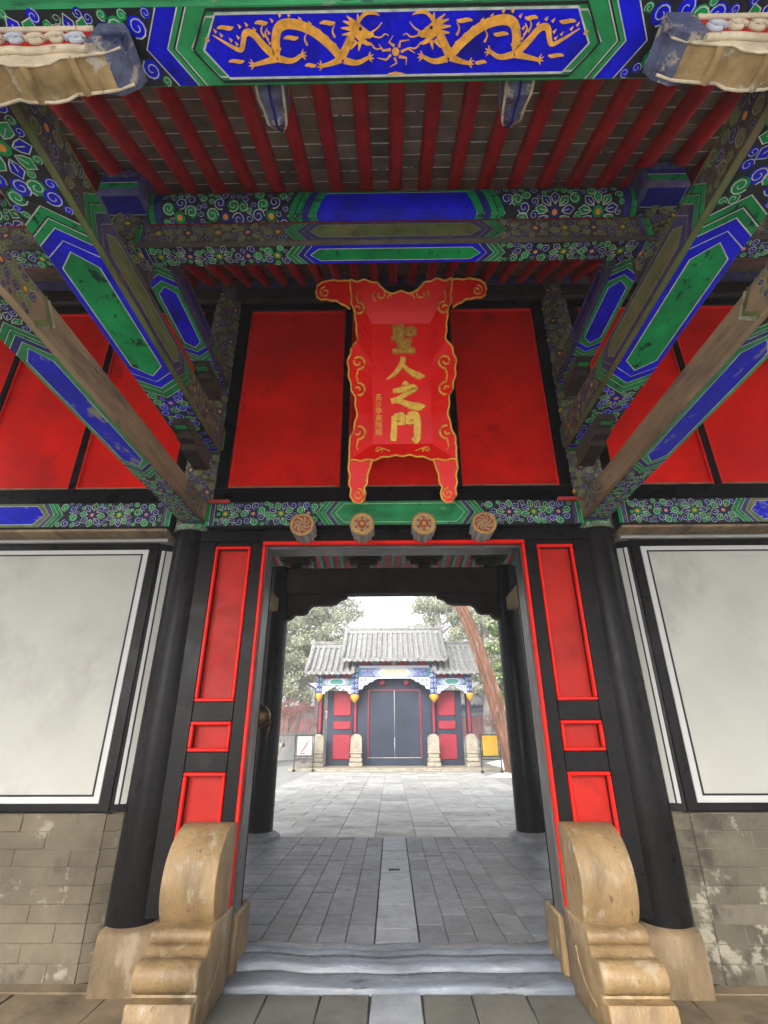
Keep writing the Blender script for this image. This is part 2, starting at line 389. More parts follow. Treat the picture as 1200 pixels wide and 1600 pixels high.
# hall floor of grey bricks around a centre strip of stone
FZ = .05
mb = MB(); mb.box(-6, 6, 4.4, 8.98, -.15, FZ-.012, 'joint', 0); hf = struct('hall_floor', mb)
y = 4.98
ds = [.62, .30, .52, .34, .66, .5, .62, .60]
for d in ds:
    if y+d > 8.95: d = 8.95-y
    if d > .05: slab(hf, -.165, .165, y, y+d, FZ+.006, 'strip_stone')
    y += d
slab(hf, -.30, .165+.0, 4.45, 4.95, FZ-.004, 'strip_stone') if False else None
slab(hf, -.165, .165, 4.70, 4.975, FZ+.004, 'strip_stone')
boxpart('drain_slot', hf, -.075, .055, 6.86, 6.91, FZ-.01, FZ+.0115, 'joint', bev=.004)
brickme = {}
def brick_at(parent, x0, x1, y0, y1, z, mat, name):
    key = (round(x1-x0, 3), round(y1-y0, 3), mat)
    if key not in brickme:
        m = MB(); g = .005; m.box(-(x1-x0)/2+g/2, (x1-x0)/2-g/2, -(y1-y0)/2+g/2, (y1-y0)/2-g/2, -.04, 0, mat, .004); brickme[key] = mesh_of(m, name)
    inst(name, brickme[key], parent, ((x0+x1)/2, (y0+y1)/2, z+rnd.uniform(-.0022, .0022)), (rnd.uniform(-.003, .003), rnd.uniform(-.003, .003), 0))
for sg in (-1, 1):
    x = .172
    for c in range(4):
        y = 4.62 - (.21 if c % 2 else 0)
        while y < 8.95:
            y1 = min(y+.46, 8.95)
            if y1-max(y, 4.62) > .06:
                a, b = sorted((sg*x, sg*(x+.215))); brick_at(hf, a, b, max(y, 4.62), y1, FZ, 'paver_blue', 'floor_brick')
            y = y1
        x += .215
    for c in range(4):
        y = 4.62
        while y < 8.94:
            y1 = min(y+.232, 8.95)
            a, b = sorted((sg*x, sg*(x+.36))); brick_at(hf, a, b, y, y1, FZ, 'paver_blue', 'floor_brick'); y = y1
        x += .36
# courtyard beyond
mb = MB(); mb.box(-40, 40, 8.98, 70, -.155, -.012, 'ground', 0); cy = struct('courtyard', mb)
y = 9.0
CW = [(-3.6, 'g'), (-2.7, 'g'), (-1.8, 'p'), (-.9, 'p'), (-.30, 's'), (.34, 'p'), (1.0, 'p'), (1.9, 'g'), (2.8, 'g'), (3.7, 'g')]
row = 0
while y < 24.2:
    d = .62 if y < 14 else 1.0
    off = .3 if row % 2 else 0
    for i in range(len(CW)-1):
        a, b = CW[i][0], CW[i+1][0]
        if i not in (3, 4, 5): a += off*(i > 0 and i != 6); b += off*(i != 2)*(i < 8)
        slab(cy, a, b, y, y+d, 0, 'slab_pale', gap=.014, name='paving_slab', bev=.005)
    y += d; row += 1

# ================================================================== THE GATE HALL
gate = thing('gate_hall', 'timber gate hall with painted beams, red panels and open black doorway', 'gate hall', (0, 4.15, 0))
XK, YK = 1.78, 4.17
XC, YM, YF, YR, XR = 1.74, 4.15, .90, 8.8, 2.05
def column(x, y, z0, z1, r, mat='black'):
    m = MB(); n = 40
    m.tube([(x, y, z0), (x, y, z0+.02), (x, y, z0+1.2), (x, y, z1)], [r*1.0, r*1.02, r*1.0, r*.95], mat, n, ref=(1, 0, 0)); return part('column', m, gate)
cols_ = {}
for sg in (-1, 1):
    cols_[sg] = column(sg*XK, YK, .30, 3.09, .168)
    # upper column, painted
    m = MB(); m.tube([(sg*XK, YK, 3.09), (sg*XK, YK, 6.1)], [.176, .160], 'ink_faded', 40, ref=(1, 0, 0)); up = part('upper_column', m, gate)
    def cyl_fn(cx=sg*XK):
        def fn(a, b, h):
            r = .1775-.0165*(b)/3.0; th = -math.pi/2+a/.17; rr = r+h+.001
            return Vector((cx+rr*math.cos(th), YK+rr*math.sin(th), 3.09+b))
        return fn
    o = Orn(cyl_fn()); hw = .27
    def okc(a, b, r): return abs(a) < hw and .26 < b-r and b+r < 2.9
    o.fill(-hw, hw, .26, 2.9, okc, .13, ('green_faded', 'navy_faded'), 'line_faded', 'orange')
    for i in range(10):
        a = -hw+i*2*hw/10; o.grid(a, a+2*hw/10, .0, .07, 'green_faded', 1, 1); o.grid(a, a+2*hw/10, .085, .10, 'line_faded', 1, 1)
        o.grid(a, a+2*hw/10, .10, .17, 'green_faded', 1, 1); o.grid(a, a+2*hw/10, .23, .25, 'line_faded', 1, 1)
    o.fill(-hw, hw, .0, .26, lambda a, b, r: abs(a) < hw and 0 < b-r*.5 and b+r < .24, .07, ('green', 'navy_faded'), 'line', 'orange')
    o.done(up)
    # front and rear columns (front ones stand outside the frame)
    column(sg*XC, YF+.1, .12, 3.95, .19)
    m = MB(); m.tube([(sg*XC, YF+.1, 0), (sg*XC, YF+.1, .07), (sg*XC, YF+.1, .13)], [.30, .29, .23], 'far_stone', 28, ref=(1, 0, 0)); part('column_base', m, gate)
    column(sg*XR, YR, .14, 4.25, .215)
    m = MB(); m.tube([(sg*XR, YR, .04), (sg*XR, YR, .10), (sg*XR, YR, .15)], [.34, .33, .25], 'paver_blue', 28, ref=(1, 0, 0)); part('column_base', m, gate)
    for yy in (YM, YF+.1, YR): column(sg*5.1, yy, 0, 4.2, .2)
    # plinth block of the middle column
    m = MB()
    poly = [(3.945, 0), (3.935, .12), (3.94, .25), (3.95, .295), (3.975, .325), (4.6, .345), (4.6, 0)]
    xa, xb = (-1.895, -1.40) if sg < 0 else (1.40, 1.895)
    m.prism(poly, lambda a, b, h: (h, a, b), xa, xb, 'plinth_stone'); part('column_plinth', m, gate, recalc=True, smooth=50)
    boxpart('wall_edging', gate, *sorted((sg*1.40, sg*8.9)), 4.023, 4.145, -.05, .003, 'paver_tan', bev=.003)

def jamb_panel(x0, x1, z0, z1, yf):
    """recessed red panel with moulded red frame"""
    m = MB(); fw = .025; d = .032
    for (a, b, c, e) in ((x0, x1, z1-fw, z1), (x0, x1, z0, z0+fw), (x0, x0+fw, z0+fw, z1-fw), (x1-fw, x1, z0+fw, z1-fw)):
        m.box(a, b, yf-.016, yf+.02, c, e, 'red_bright', .007)
        ins = .010
    o = part('panel_moulding', m, gate)
    m = MB(); m.box(x0+fw-.002, x1-fw+.002, yf+.050, yf+.058, z0+fw-.002, z1-fw+.002, 'red', .001); part('panel', m, o)
    return o
YJ = 4.052
for sg in (-1, 1):
    def bx(name, a, b, *r, **k):
        a, b = sorted((sg*a, sg*b)); return boxpart(name, gate, a, b, *r, **k)
    # jamb boards: stiles and rails around three sunk panels
    P = [(1.69, 2.95), (1.345, 1.555), (.42, 1.215)]
    bx('door_jamb', 1.535, 1.70, YJ, 4.26, .36, 2.99, 'black', bev=.006)
    bx('door_jamb', 1.125, 1.225, YJ, 4.26, .30, 2.99, 'black', bev=.006)
    for z0, z1 in ((2.95, 2.99), (1.555, 1.69), (1.215, 1.345), (.2, .42)): bx('jamb_rail', 1.227, 1.533, YJ+.003, 4.24, z0, z1, 'black', bev=.003)
    for z0, z1 in P: jamb_panel(*sorted((sg*1.227, sg*1.533)), z0+.002, z1-.002, YJ+.006)
    bx('jamb_backing', 1.2, 1.56, 4.15, 4.22, .3, 2.97, 'black_door', bev=.002)
    # red edging of the opening
    bx('door_edging', 1.098, 1.125, YJ-.014, YJ+.03, .36, 2.955, 'red_bright', bev=.006)
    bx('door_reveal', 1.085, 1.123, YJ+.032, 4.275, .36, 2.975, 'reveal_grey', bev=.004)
    # open leaf and knocker
    m = MB(); L_ = 1.06
    m.box(0, L_, -.03, .03, .12, 2.86, 'black', .006)
    lf = bpy.data.objects.new('door_leaf', mesh_of(m, 'door_leaf')); lf.location = (sg*1.12, 4.32, 0)
    lf.rotation_euler = (0, 0, rad(90+14.9) if sg < 0 else rad(90-14.9)); link(lf, gate, True)
    m = MB(); s2 = -1 if sg < 0 else 1
    for k in range(1): m.tube([(.10, s2*.03, 1.60), (.10, s2*.06, 1.60), (.10, s2*.10, 1.60), (.10, s2*.125, 1.60)], [.09, .088, .06, .02], 'bronze', 18, ref=(0, 0, 1))
    m.tube([(.10+.055*math.sin(q*2*math.pi/14), s2*(.11+.012*math.cos(q*2*math.pi/14)), 1.50+.065*math.cos(q*2*math.pi/14)) for q in range(15)], .009, 'bronze', 8)
    if sg < 0: part('door_knocker', m, lf, world=False)
boxpart('door_head', gate, -1.70, 1.70, YJ-.002, 4.27, 2.992, 3.10, 'black', bev=.006)
boxpart('door_edging', gate, -1.125, 1.125, YJ-.016, YJ+.03, 2.957, 2.99, 'red_bright', bev=.006)
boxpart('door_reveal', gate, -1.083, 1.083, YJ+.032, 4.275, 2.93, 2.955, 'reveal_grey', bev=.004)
# painted lintel: centre bay and side bays
def lintel(x0, x1, c0, pl, panel, navy):
    o = boxpart('painted_lintel', gate, x0, x1, 3.965, 4.26, 3.10, 3.335, 'ink', bev=.012)
    q = Orn(plane_fn((x0, 3.965, 3.105), (1, 0, 0), (0, 0, 1)))
    q.beam(x1-x0, .222, c0-x0, pl, panel, panel if panel == 'green_lite' else 'green_faded', .125, tip=.35, bw=.036, navy=navy, n=10, cols=('green', 'navy'), bg='ink'); q.done(o)
    return o
lintel(-1.625, 1.625, .06, 1.12, 'green_lite', 'navy_faded')
lintel(-5.0, -1.935, -3.72, 1.35, 'blue_worn', 'navy_faded'); lintel(1.935, 5.0, 3.75, 1.35, 'blue_worn', 'navy_faded')
# four fluted door pins
for k, x in enumerate((-.76, -.26, .255, .755)):
    m = MB(); n = 44
    m.tube([(x, 4.06, 3.06), (x, 3.84, 3.06)], [.098, .104], 'far_stone', n, wob=lambda q, i: 1.0 if q % 4 < 2 else .86)
    m.mats = ['ground' if a == 'far_stone' else a for a in m.mats]
    pin = part('door_pin', m, gate, smooth=20)
    def fnp(a, b, h, x=x): return Vector((x+a, 3.838-h, 3.06+b))
    o = Orn(fnp, .001); o.disc((0, 0), .104, 'brown_wood', 0, 28); o.disc((0, 0), .092, 'gold_dark', 1, 28); o.disc((0, 0), .080, 'pin_red' if k in (0, 3) else 'ochre_wood', 2, 28)
    if k in (0, 3):
        for j in range(8):
            a0 = j*math.pi/4; o.ribbon([(.066*t*math.cos(a0+t*1.3), .066*t*math.sin(a0+t*1.3)) for t in (.15, .4, .7, 1.0, 1.12)], [.006, .013, .017, .012, .004], 'ochre_wood' if j % 2 else 'pin_pale', 3)
    else:
        for j in range(12):
            a0 = j*math.pi/6; o.disc((.055*math.cos(a0), .055*math.sin(a0)), .014, 'pin_red' if j % 2 else 'pin_pale', 3, 7)
        o.disc((0, 0), .040, 'pin_red', 4, 14); o.disc((0, 0), .018, 'gold_dark', 5, 10)
    o.done(pin, 'carved_flower')
# boarded wall above the lintel: black rails and stiles, red panels
def rail(a, b, z0, z1, y0=4.075, nm='panel_rail'): return boxpart(nm, gate, a, b, y0, 4.2, z0, z1, 'black', bev=.006)
for (a, b) in ((-1.66, 1.66), (-5.0, -1.92), (1.92, 5.0)):
    rail(a, b, 3.337, 3.53); rail(a, b, 5.70, 5.80)
def red_panel(a, b, z0=3.532, z1=5.698):
    m = MB(); t = .019
    m.box(a, a+t, 4.088, 4.14, z0, z1, 'red_bright', .004); m.box(b-t, b, 4.088, 4.14, z0, z1, 'red_bright', .004)
    m.box(a+t, b-t, 4.088, 4.14, z1-t, z1, 'red_bright', .004); m.box(a+t, b-t, 4.088, 4.14, z0, z0+t, 'brown_wood', .004)
    o = part('panel_moulding', m, gate)
    m = MB(); m.box(a+t-.001, b-t+.001, 4.115, 4.15, z0+t-.001, z1-t+.001, 'red_panel', .001); part('panel', m, o)
CEN = [(-1.515, -.487), (-.415, .57), (.64, 1.525)]
for a, b in CEN: red_panel(a, b)
sts = [(-1.66, -1.517), (-.485, -.417), (.572, .638), (1.527, 1.66)]
for sg in (-1, 1):
    for k in range(3): red_panel(*sorted((sg*(2.03+k*.965), sg*(2.03+k*.965+.90))))
    sts += [tuple(sorted((sg*1.93, sg*2.028)))]+[tuple(sorted((sg*(2.932+k*.965), sg*(2.993+k*.965)))) for k in range(3)]
for a, b in sts: boxpart('panel_stile', gate, a, b, 4.078, 4.2, 3.532, 5.698, 'black', bev=.005)
boxpart('wall_backing', gate, -5, 5, 4.202, 4.23, 3.34, 6.0, 'dark_wood', bev=0)
# ridge beams above the wall
boxpart('ridge_tie_beam', gate, -5.6, 5.6, 4.03, 4.25, 5.802, 6.0, 'dark_wood', bev=.02)
m = MB(); m.tube([(-5.6, YM, 6.16), (5.6, YM, 6.16)], .14, 'navy_faded', 24); part('ridge_purlin', m, gate)

# ---- roof skeleton
SL1, SL2 = .47, .66
def zf(y):          # underside of rafters
    if y <= 2.3: return 4.86+(y-2.3)*SL1
    if y <= YM: return 4.86+(y-2.3)*SL2
    if y <= 6.5: return 4.86+1.85*SL2-(y-YM)*.50
    return 4.86+1.85*SL2-2.35*.50-(y-6.5)*.11
def sloped_mesh(name, w, y0, y1, mat, h, off=0, bevel=True, nx=8):
    """round-bottomed timber following the roof line from y0 to y1 (local x=0)"""
    m = MB(); prof = []
    for k in range(nx+1):
        a = math.pi+math.pi*k/nx; prof.append((w/2*math.cos(a), w/2+w/2*math.sin(a)))
    prof += [(w/2, h), (-w/2, h)]; n = len(prof)
    vs = [(a, y0, zf(y0)+off+b) for a, b in prof]+[(a, y1, zf(y1)+off+b) for a, b in prof]
    m.add(vs, [tuple(range(n)), tuple(reversed(range(n, 2*n)))]+[(i, i+n, (i+1) % n+n, (i+1) % n) for i in range(n)], mat)
    return mesh_of(m, name, True)
RS, RW, RH = .202, .086, .095
r1 = sloped_mesh('rafter', RW, -.55, 2.42, 'rafter_red', RH); r2 = sloped_mesh('rafter', RW, 2.305, YM, 'rafter_red', RH)
r3 = sloped_mesh('rafter', RW, YM, 6.5, 'rafter_red', RH); r4 = sloped_mesh('eave_rafter', RW*.8, 6.5, 10.3, 'rear_green', RH)
for k in range(-28, 29):
    x = .028+k*RS
    inst('rafter', r1, gate, (x+rnd.uniform(-.006, .006), 0, rnd.uniform(-.003, .003)), (0, 0, rnd.uniform(-.002, .002)))
    if abs(k) <= 14:
        inst('rafter', r2, gate, (x, 0, .012)); inst('rafter', r3, gate, (x, 0, 0))
        inst('eave_rafter', r4, gate, (x, 0, 0))
# roof bricks between the rafters (each laid across two rafters) on a mortar bed
tb = MB(); tl = .112; tb.box(-RS/2+.002, RS/2-.002, -tl/2, tl/2, 0, .016, 'tile_brick', .003); tme = mesh_of(tb, 'roof_brick')
ang = math.atan(SL1); cnt = 0
for k in range(-11, 11):
    x = .028+(k+.5)*RS; y = 1.24+rnd.uniform(-.01, .01)
    while y < 2.36 and cnt < 300:
        yy = y+tl*math.cos(ang)/2
        inst('roof_brick', tme, gate, (x, yy, zf(yy)+RH+.004+rnd.uniform(0, .003)), (ang, 0, rnd.uniform(-.015, .015)))
        y += (tl+rnd.uniform(.003, .0105))*math.cos(ang); cnt += 1
def roof_slab(name, y0, y1, off, th, mat, x=6.2):
    m = MB(); a, b = zf(y0)+off, zf(y1)+off
    m.convex([(-x, y0, a), (x, y0, a), (x, y1, b), (-x, y1, b), (-x, y0, a+th), (x, y0, a+th), (x, y1, b+th), (-x, y1, b+th)],
             [(0, 1, 2, 3), (4, 5, 6, 7), (0, 1, 5, 4), (1, 2, 6, 5), (2, 3, 7, 6), (3, 0, 4, 7)], mat); part(name, m, gate, smooth=0)
roof_slab('roof_mortar_bed', -.6, 2.3, RH+.008, .04, 'white_mortar'); roof_slab('roof_deck', 2.305, YM, RH+.03, .05, 'tile_brick')
roof_slab('roof_deck', YM, 6.5, RH+.02, .05, 'tile_brick'); roof_slab('eave_boarding', 6.505, 10.35, RH+.012, .04, 'rear_red')
roof_slab('roof_covering', -.65, 2.3, RH+.06, .16, 'roof_dark'); roof_slab('roof_covering', 2.3, YM, RH+.09, .16, 'roof_dark')
roof_slab('roof_covering', YM, 6.5, RH+.08, .16, 'roof_dark'); roof_slab('roof_covering', 6.5, 10.4, RH+.06, .16, 'roof_dark')

# middle purlin, red cushion strip, tie beam under it
def ydir_beam(name, xc, w, h, y0, y1, z0, mat, bev): return boxpart(name, gate, xc-w/2, xc+w/2, y0, y1, z0, z0+h, mat, bev=bev)
PR, PY, PZ = .155, 2.31, 4.70
m = MB(); m.tube([(-5.6, PY, PZ), (5.6, PY, PZ)], PR, 'ink', 36); pur = part('middle_purlin', m, gate)
def pur_fn(x0):
    def fn(a, b, h):   # b = arc from bottom towards the front/top
        th = -math.pi/2-(b-.06)/PR; r = PR+h+.001
        return Vector((x0+a, PY+r*math.cos(th), PZ+r*math.sin(th)))
    return fn
def split_beam(fnx, x0, L, W, nb, **k):
    o = Orn(fnx); o.beam(L, W, **k); return o
for x0, x1, pn, lw in ((-1.60, 1.60, 'blue', 1.06), (-4.9, -1.88, 'blue', .9), (1.88, 4.9, 'blue', .9)):
    L = x1-x0; W = .34; o = Orn(pur_fn(x0), .003, [W*k/12 for k in range(13)])
    # strips along the arc so that the paint follows the round timber
    o.beam(L, W, L/2+.03, lw, pn, 'green', .14, tip=.22, bw=.04, n=1, navy='navy', cols=('green', 'navy'))
    o.done(pur)
boxpart('cushion_strip', gate, -5.6, 5.6, 2.22, 2.36, 4.455, 4.545, 'red_dull', bev=.004)
for x0, x1 in ((-1.62, 1.62), (-4.9, -1.86), (1.86, 4.9)):
    tbm = boxpart('purlin_tie_beam', gate, x0, x1, 2.155, 2.325, 4.255, 4.452, 'ink_faded', bev=.022)
    L = x1-x0
    o = Orn(plane_fn((x0, 2.303, 4.255), (1, 0, 0), (0, -1, 0))); o.beam(L, .13, L/2+.02, 1.08, 'green', 'blue', .10, tip=.45, bw=.034, n=8, navy='navy', cols=('green', 'navy')); o.done(tbm)
    o = Orn(plane_fn((x0, 2.155, 4.277), (1, 0, 0), (0, 0, 1))); o.beam(L, .155, L/2+.02, 1.08, 'green_faded', 'navy_faded', .105, tip=.45, bw=.034, n=8, orange='orange', **FAD); o.done(tbm)

for sg in (-1, 1):
    x = sg*XC
    # big cross beam: bottom and inner faces painted
    w, h, z0, y0, y1 = .325, .27, 3.845, .55, 4.0
    bb = ydir_beam('cross_beam', x, w, h, y0, y1, z0, 'green_faded', .022)
    L = y1-y0
    # bottom face: s from wall end outward
    fn = plane_fn((x-.142, y1, z0), (0, -1, 0), (1, 0, 0))
    def flip(fnx): return lambda a, b, hh: fnx(a, b, -hh)
    nrm = Vector((0, -1, 0)).cross(Vector((1, 0, 0)))   # -> +z, so flip
    o = Orn(flip(fn)); o.beam(L, .284, 1.62, 1.02, 'green', 'blue', .15, tip=.36, bw=.056, n=8, cols=('blue', 'green'), line='line'); o.done(bb)
    fn = plane_fn((x-sg*w/2, y1, z0+.03), (0, -1, 0), (0, 0, 1))
    f2 = fn if (Vector((0, -1, 0)).cross(Vector((0, 0, 1)))).x*(-sg) > 0 else flip(fn)
    o = Orn(f2); o.beam(L, .20, 1.62, 1.02, 'green_faded', 'navy_faded', .135, tip=.36, bw=.05, n=8, **FAD); o.done(bb)
    # lower tie beam: bare brown inner face, blue underside
    w, h, z0, y0, y1 = .215, .21, 3.14, .75, 4.0
    tb_ = ydir_beam('tie_beam', x, w, h, y0, y1, z0, 'brown_wood', .02)
    L = y1-y0
    o = Orn(flip(plane_fn((x-.09, y1, z0), (0, -1, 0), (1, 0, 0)))); o.beam(L, .18, 1.60, 1.14, 'blue_worn', 'green_lite', .10, tip=.5, bw=.036, n=8, cols=('green', 'navy'), navy='navy'); o.done(tb_)
    fn = plane_fn((x-sg*w/2, y1, z0+.02), (0, -1, 0), (0, 0, 1))
    f2 = fn if (Vector((0, -1, 0)).cross(Vector((0, 0, 1)))).x*(-sg) > 0 else flip(fn)
    o = Orn(f2)
    for s0, s1 in ((.12, .5), (2.35, 3.1)): o.fill(s0, s1, 0, .19, lambda a, b, r, s0=s0, s1=s1: s0 < a < s1 and 0 < b-r*.6 and b+r*.6 < .17, .085, ('green_faded', 'navy_faded'), 'line_faded', 'orange'); o.done(tb_); o = Orn(f2)
    o.ribbon([(2.30, 0), (2.22, .085), (2.30, .17)], .03, 'green_faded', 1); o.ribbon([(2.275, 0), (2.195, .085), (2.275, .17)], .02, 'line_faded', 2)
    o.done(tb_)
    # upper short beam from king post to wall column
    w, h, z0, y0, y1 = .25, .20, 4.60, 2.36, 4.02
    sb = ydir_beam('short_beam', x, w, h, y0, y1, z0, 'navy_faded', .03); L = y1-y0
    o = Orn(flip(plane_fn((x-.10, y1, z0), (0, -1, 0), (1, 0, 0)))); o.beam(L, .20, .92, .66, 'blue', 'green', .12, tip=.34, bw=.045, n=6); o.done(sb)
    fn = plane_fn((x-sg*w/2, y1, z0+.03), (0, -1, 0), (0, 0, 1))
    f2 = fn if (Vector((0, -1, 0)).cross(Vector((0, 0, 1)))).x*(-sg) > 0 else flip(fn)
    o = Orn(f2); o.beam(L, .14, .92, .66, 'navy', 'navy_faded', .07, tip=.34, bw=.04, n=6, **FAD); o.done(sb)
    # king post standing on the cross beam
    m = MB(); m.tube([(x, 2.31, 4.10), (x, 2.31, 4.25), (x, 2.31, 4.50), (x, 2.31, 4.60)], [.135, .165, .15, .12], 'ink_faded', 32, ref=(1, 0, 0)); kp = part('king_post', m, gate)
    def kfn(a, b, hh, x=x):
        r = .168-.05*max(0, b-.2)+hh; th = -math.pi/2+a/.16; return Vector((x+r*math.cos(th), 2.31+r*math.sin(th), 4.12+b))
    o = Orn(kfn); o.fill(-.27, .27, .02, .44, lambda a, b, r: abs(a)+r*.5 < .27 and .02 < b-r*.5 and b+r*.5 < .44, .11, ('green_faded', 'navy_faded'), 'line_faded', 'orange'); o.done(kp)
    # beam head block in front of the purlin
    hb = boxpart('beam_head', gate, x-.15, x+.15, 2.04, 2.45, 4.60, 4.83, 'navy_faded', bev=.028)
    o = Orn(flip(plane_fn((x-.12, 2.30, 4.60), (0, -1, 0), (1, 0, 0))))
    o.grid(0, .10, 0, .24, 'green', 1, 1); o.grid(.11, .23, 0, .24, 'navy', 1, 1); o.ribbon([(.105, 0), (.105, .24)], .006, 'line', 2); o.done(hb)['kind'] = 'stuff'
    o = Orn(plane_fn((x-.12, 2.04, 4.63), (1, 0, 0), (0, 0, 1))); o.grid(0, .24, 0, .05, 'green', 1, 0); o.ribbon([(0, .055), (.24, .055)], .006, 'line', 1)
    o.grid(0, .24, .062, .11, 'navy', 1, 0); o.fill(.02, .22, .11, .17, lambda a, b, r: True, .05, ('navy_faded', 'navy'), 'line_faded', 'navy_faded'); o.done(hb)
    # carved corbels where beams meet the column
    for (yy0, yy1, zt, hh) in ((3.42, 3.97, 3.842, .16), (3.60, 3.99, 4.597, .13)):
        m = MB(); poly = [(yy1, zt), (yy0, zt), (yy0-.01, zt-.06), (yy0+.10, zt-.075), (yy0+.12, zt-.115), (yy0+.22, zt-.12), (yy0+.24, zt-hh), (yy1, zt-hh-.02)]
        m.prism(poly, lambda a, b, hq: (hq, a, b), x-.065, x+.065, 'ink_faded', 'dark_wood')
        o = part('carved_corbel', m, gate, recalc=True, smooth=20)
        q = Orn(flip(plane_fn((x-.05, yy0+.085, zt-.064), (0, -1, -.03), (1, 0, 0))), .004); q.grid(.0, .085, 0, .10, 'green', 1, 0); q.ribbon([(.0, 0), (.0, .10)], .008, 'line', 1); q.done(o)
    # thin wooden tenon wedge beside the column
    m = MB(); m.box(*sorted((sg*1.60, sg*1.42)), 3.90, 3.935, 3.30, 3.33, 'rear_red', .006); part('tenon_peg', m, gate)

# ---- the dragon beam between the front columns
DY, DZ0, DZ1 = .885, 3.86, 4.14
db = boxpart('dragon_beam', gate, -1.62, 1.62, DY, 1.145, DZ0, DZ1, 'green_lite', bev=.012)
W = 1.145-DY-.02; L = 3.1; C0 = 1.55+.008
VS = W/.49      # the panel lies on the soffit: pattern height follows its depth
fn0 = plane_fn((-1.55, DY+.25, DZ0), (1, 0, 0), (0, -1, 0))
fn = lambda a, b, h: fn0(a, b, h)
o = Orn(fn, .002)
o.beam(L, W, C0, 1.56, 'green_lite', 'green_lite', .12, tip=.34, bw=.042, n=6, bands=(('green_lite', .3), ('ink', .25), ('green_lite', .5), ('blue', 1.9), ('ink', .2)), cols=('green', 'blue'))
p0 = .035*VS; p1 = .45*VS
hx = [(C0-.735, W*.48), (C0-.66, p1), (C0+.66, p1), (C0+.735, W*.48), (C0+.66, p0+.007), (C0-.66, p0+.007)]
o.poly(hx, 'blue', 4); o.ribbon(hx+[hx[0]], .008, 'line', 5)
g2 = .012
hx2 = [(C0-.775, W*.48), (C0-.69, p1+g2), (C0+.69, p1+g2), (C0+.775, W*.48), (C0+.69, p0-.004), (C0-.69, p0-.004)]
o.ribbon(hx2+[hx2[0]], .009, 'ink', 5)
def smooth_path(pts, it=2):
    for _ in range(it):
        q = [pts[0]]
        for a, b in zip(pts, pts[1:]): q += [tuple(.75*i+.25*j for i, j in zip(a, b)), tuple(.25*i+.75*j for i, j in zip(a, b))]
        pts = q+[pts[-1]]
    return pts
def dragon(mir):
    k = 1.0/800
    def P(px, py): return (C0+mir*(px-590)*.00134, p0+.012+(198-py)/152*(p1-p0-.018))
    cnt_ = [6.0]
    def R(pts, ws, lay=6, mat='gold_paint'):
        cnt_[0] += .06; lay = cnt_[0]
        q = smooth_path([(a, b, w_) for (a, b), w_ in zip(pts, ws)])
        o.ribbon([P(a, b) for a, b, _ in q], [c*.00130 for _, _, c in q], mat, lay)
    R([(468, 95), (448, 130), (432, 152), (405, 120), (355, 80), (300, 64), (264, 72), (250, 105), (246, 148), (216, 122), (192, 86), (168, 84), (158, 112), (148, 132), (118, 116), (78, 90)],
      [20, 22, 24, 24, 24, 24, 24, 24, 24, 20, 18, 16, 14, 12, 9, 3])
    for t in range(18):     # back fins
        a = [(420, 122), (400, 104), (380, 88), (355, 70), (330, 60), (300, 50), (275, 50), (252, 62), (238, 90), (236, 115), (200, 82), (180, 70), (160, 74), (150, 100), (142, 116), (128, 106), (104, 94), (90, 84)][t]
        R([a, (a[0]-6, a[1]-9)], [9, 2])
    for leg in ([(432, 155), (404, 166), (376, 172)], [(440, 158), (478, 168), (512, 152)], [(246, 150), (212, 158), (176, 166)], [(250, 150), (290, 160), (320, 142)]):
        R(leg, [19, 13, 9]); e = leg[-1]; dx = 1 if e[0] > leg[0][0] else -1
        for q in (-1.2, -.5, .2, .9): R([e, (e[0]+dx*16*math.cos(q), e[1]+16*math.sin(q))], [7, 2])
    hd = P(480, 82); o.disc(hd, .022, 'gold_paint', 5.6, 12); o.disc(P(500, 92), .017, 'gold_paint', 5.8, 10)
    R([(485, 80), (512, 98), (528, 92)], [24, 20, 8]); R([(480, 92), (505, 116), (520, 118)], [18, 12, 6])
    for a, b in (((470, 70), (445, 62)), ((468, 80), (438, 78)), ((468, 92), (440, 94)), ((472, 104), (446, 112)), ((480, 110), (462, 130)), ((490, 112), (484, 134)), ((476, 66), (456, 50)), ((488, 62), (486, 46))):
        R([a, b], [12, 3])
    R([(486, 66), (505, 44), (530, 44), (545, 50)], [8, 9, 7, 3]); R([(520, 90), (540, 80), (552, 66)], [4, 4, 2]); R([(524, 98), (548, 104), (560, 92), (570, 98)], [4, 4, 3, 2]); R([(520, 116), (532, 132), (552, 128)], [4, 5, 2])
    o.disc(P(492, 80), .006, 'ink', 11, 8)
    for cx_, cy_, w_ in ((118, 73, 46), (220, 63, 36), (402, 66, 44), (296, 100, 42), (128, 156, 46), (342, 170, 34), (60, 100, 10)):
        R([(cx_-w_/2, cy_), (cx_-w_/5, cy_-3), (cx_+w_/4, cy_+1), (cx_+w_/2, cy_-2)], [3, 10, 11, 3])
    for cx_, cy_ in ((232, 104), (222, 96), (420, 100), (262, 128), (340, 118)): R([(cx_, cy_), (cx_-8, cy_-16), (cx_+2, cy_-30)], [7, 5, 2])
dragon(1); dragon(-1)
o.disc((C0, .10), .014, 'gold_paint', 5.7, 12)
for q in range(7):
    a = q*.9; o.ribbon([(C0+.02*math.cos(a), .10+.018*math.sin(a)), (C0+.05*math.cos(a+.3), .10+.035*math.sin(a+.3)), (C0+.075*math.cos(a-.1), .10+.05*math.sin(a-.1))], [.010, .007, .002], 'gold_paint', 6+q*.05)
o.ribbon([(C0-.03, .030), (C0, .032), (C0+.035, .029)], [.004, .012, .004], 'gold_paint', 6)
o.done(db)
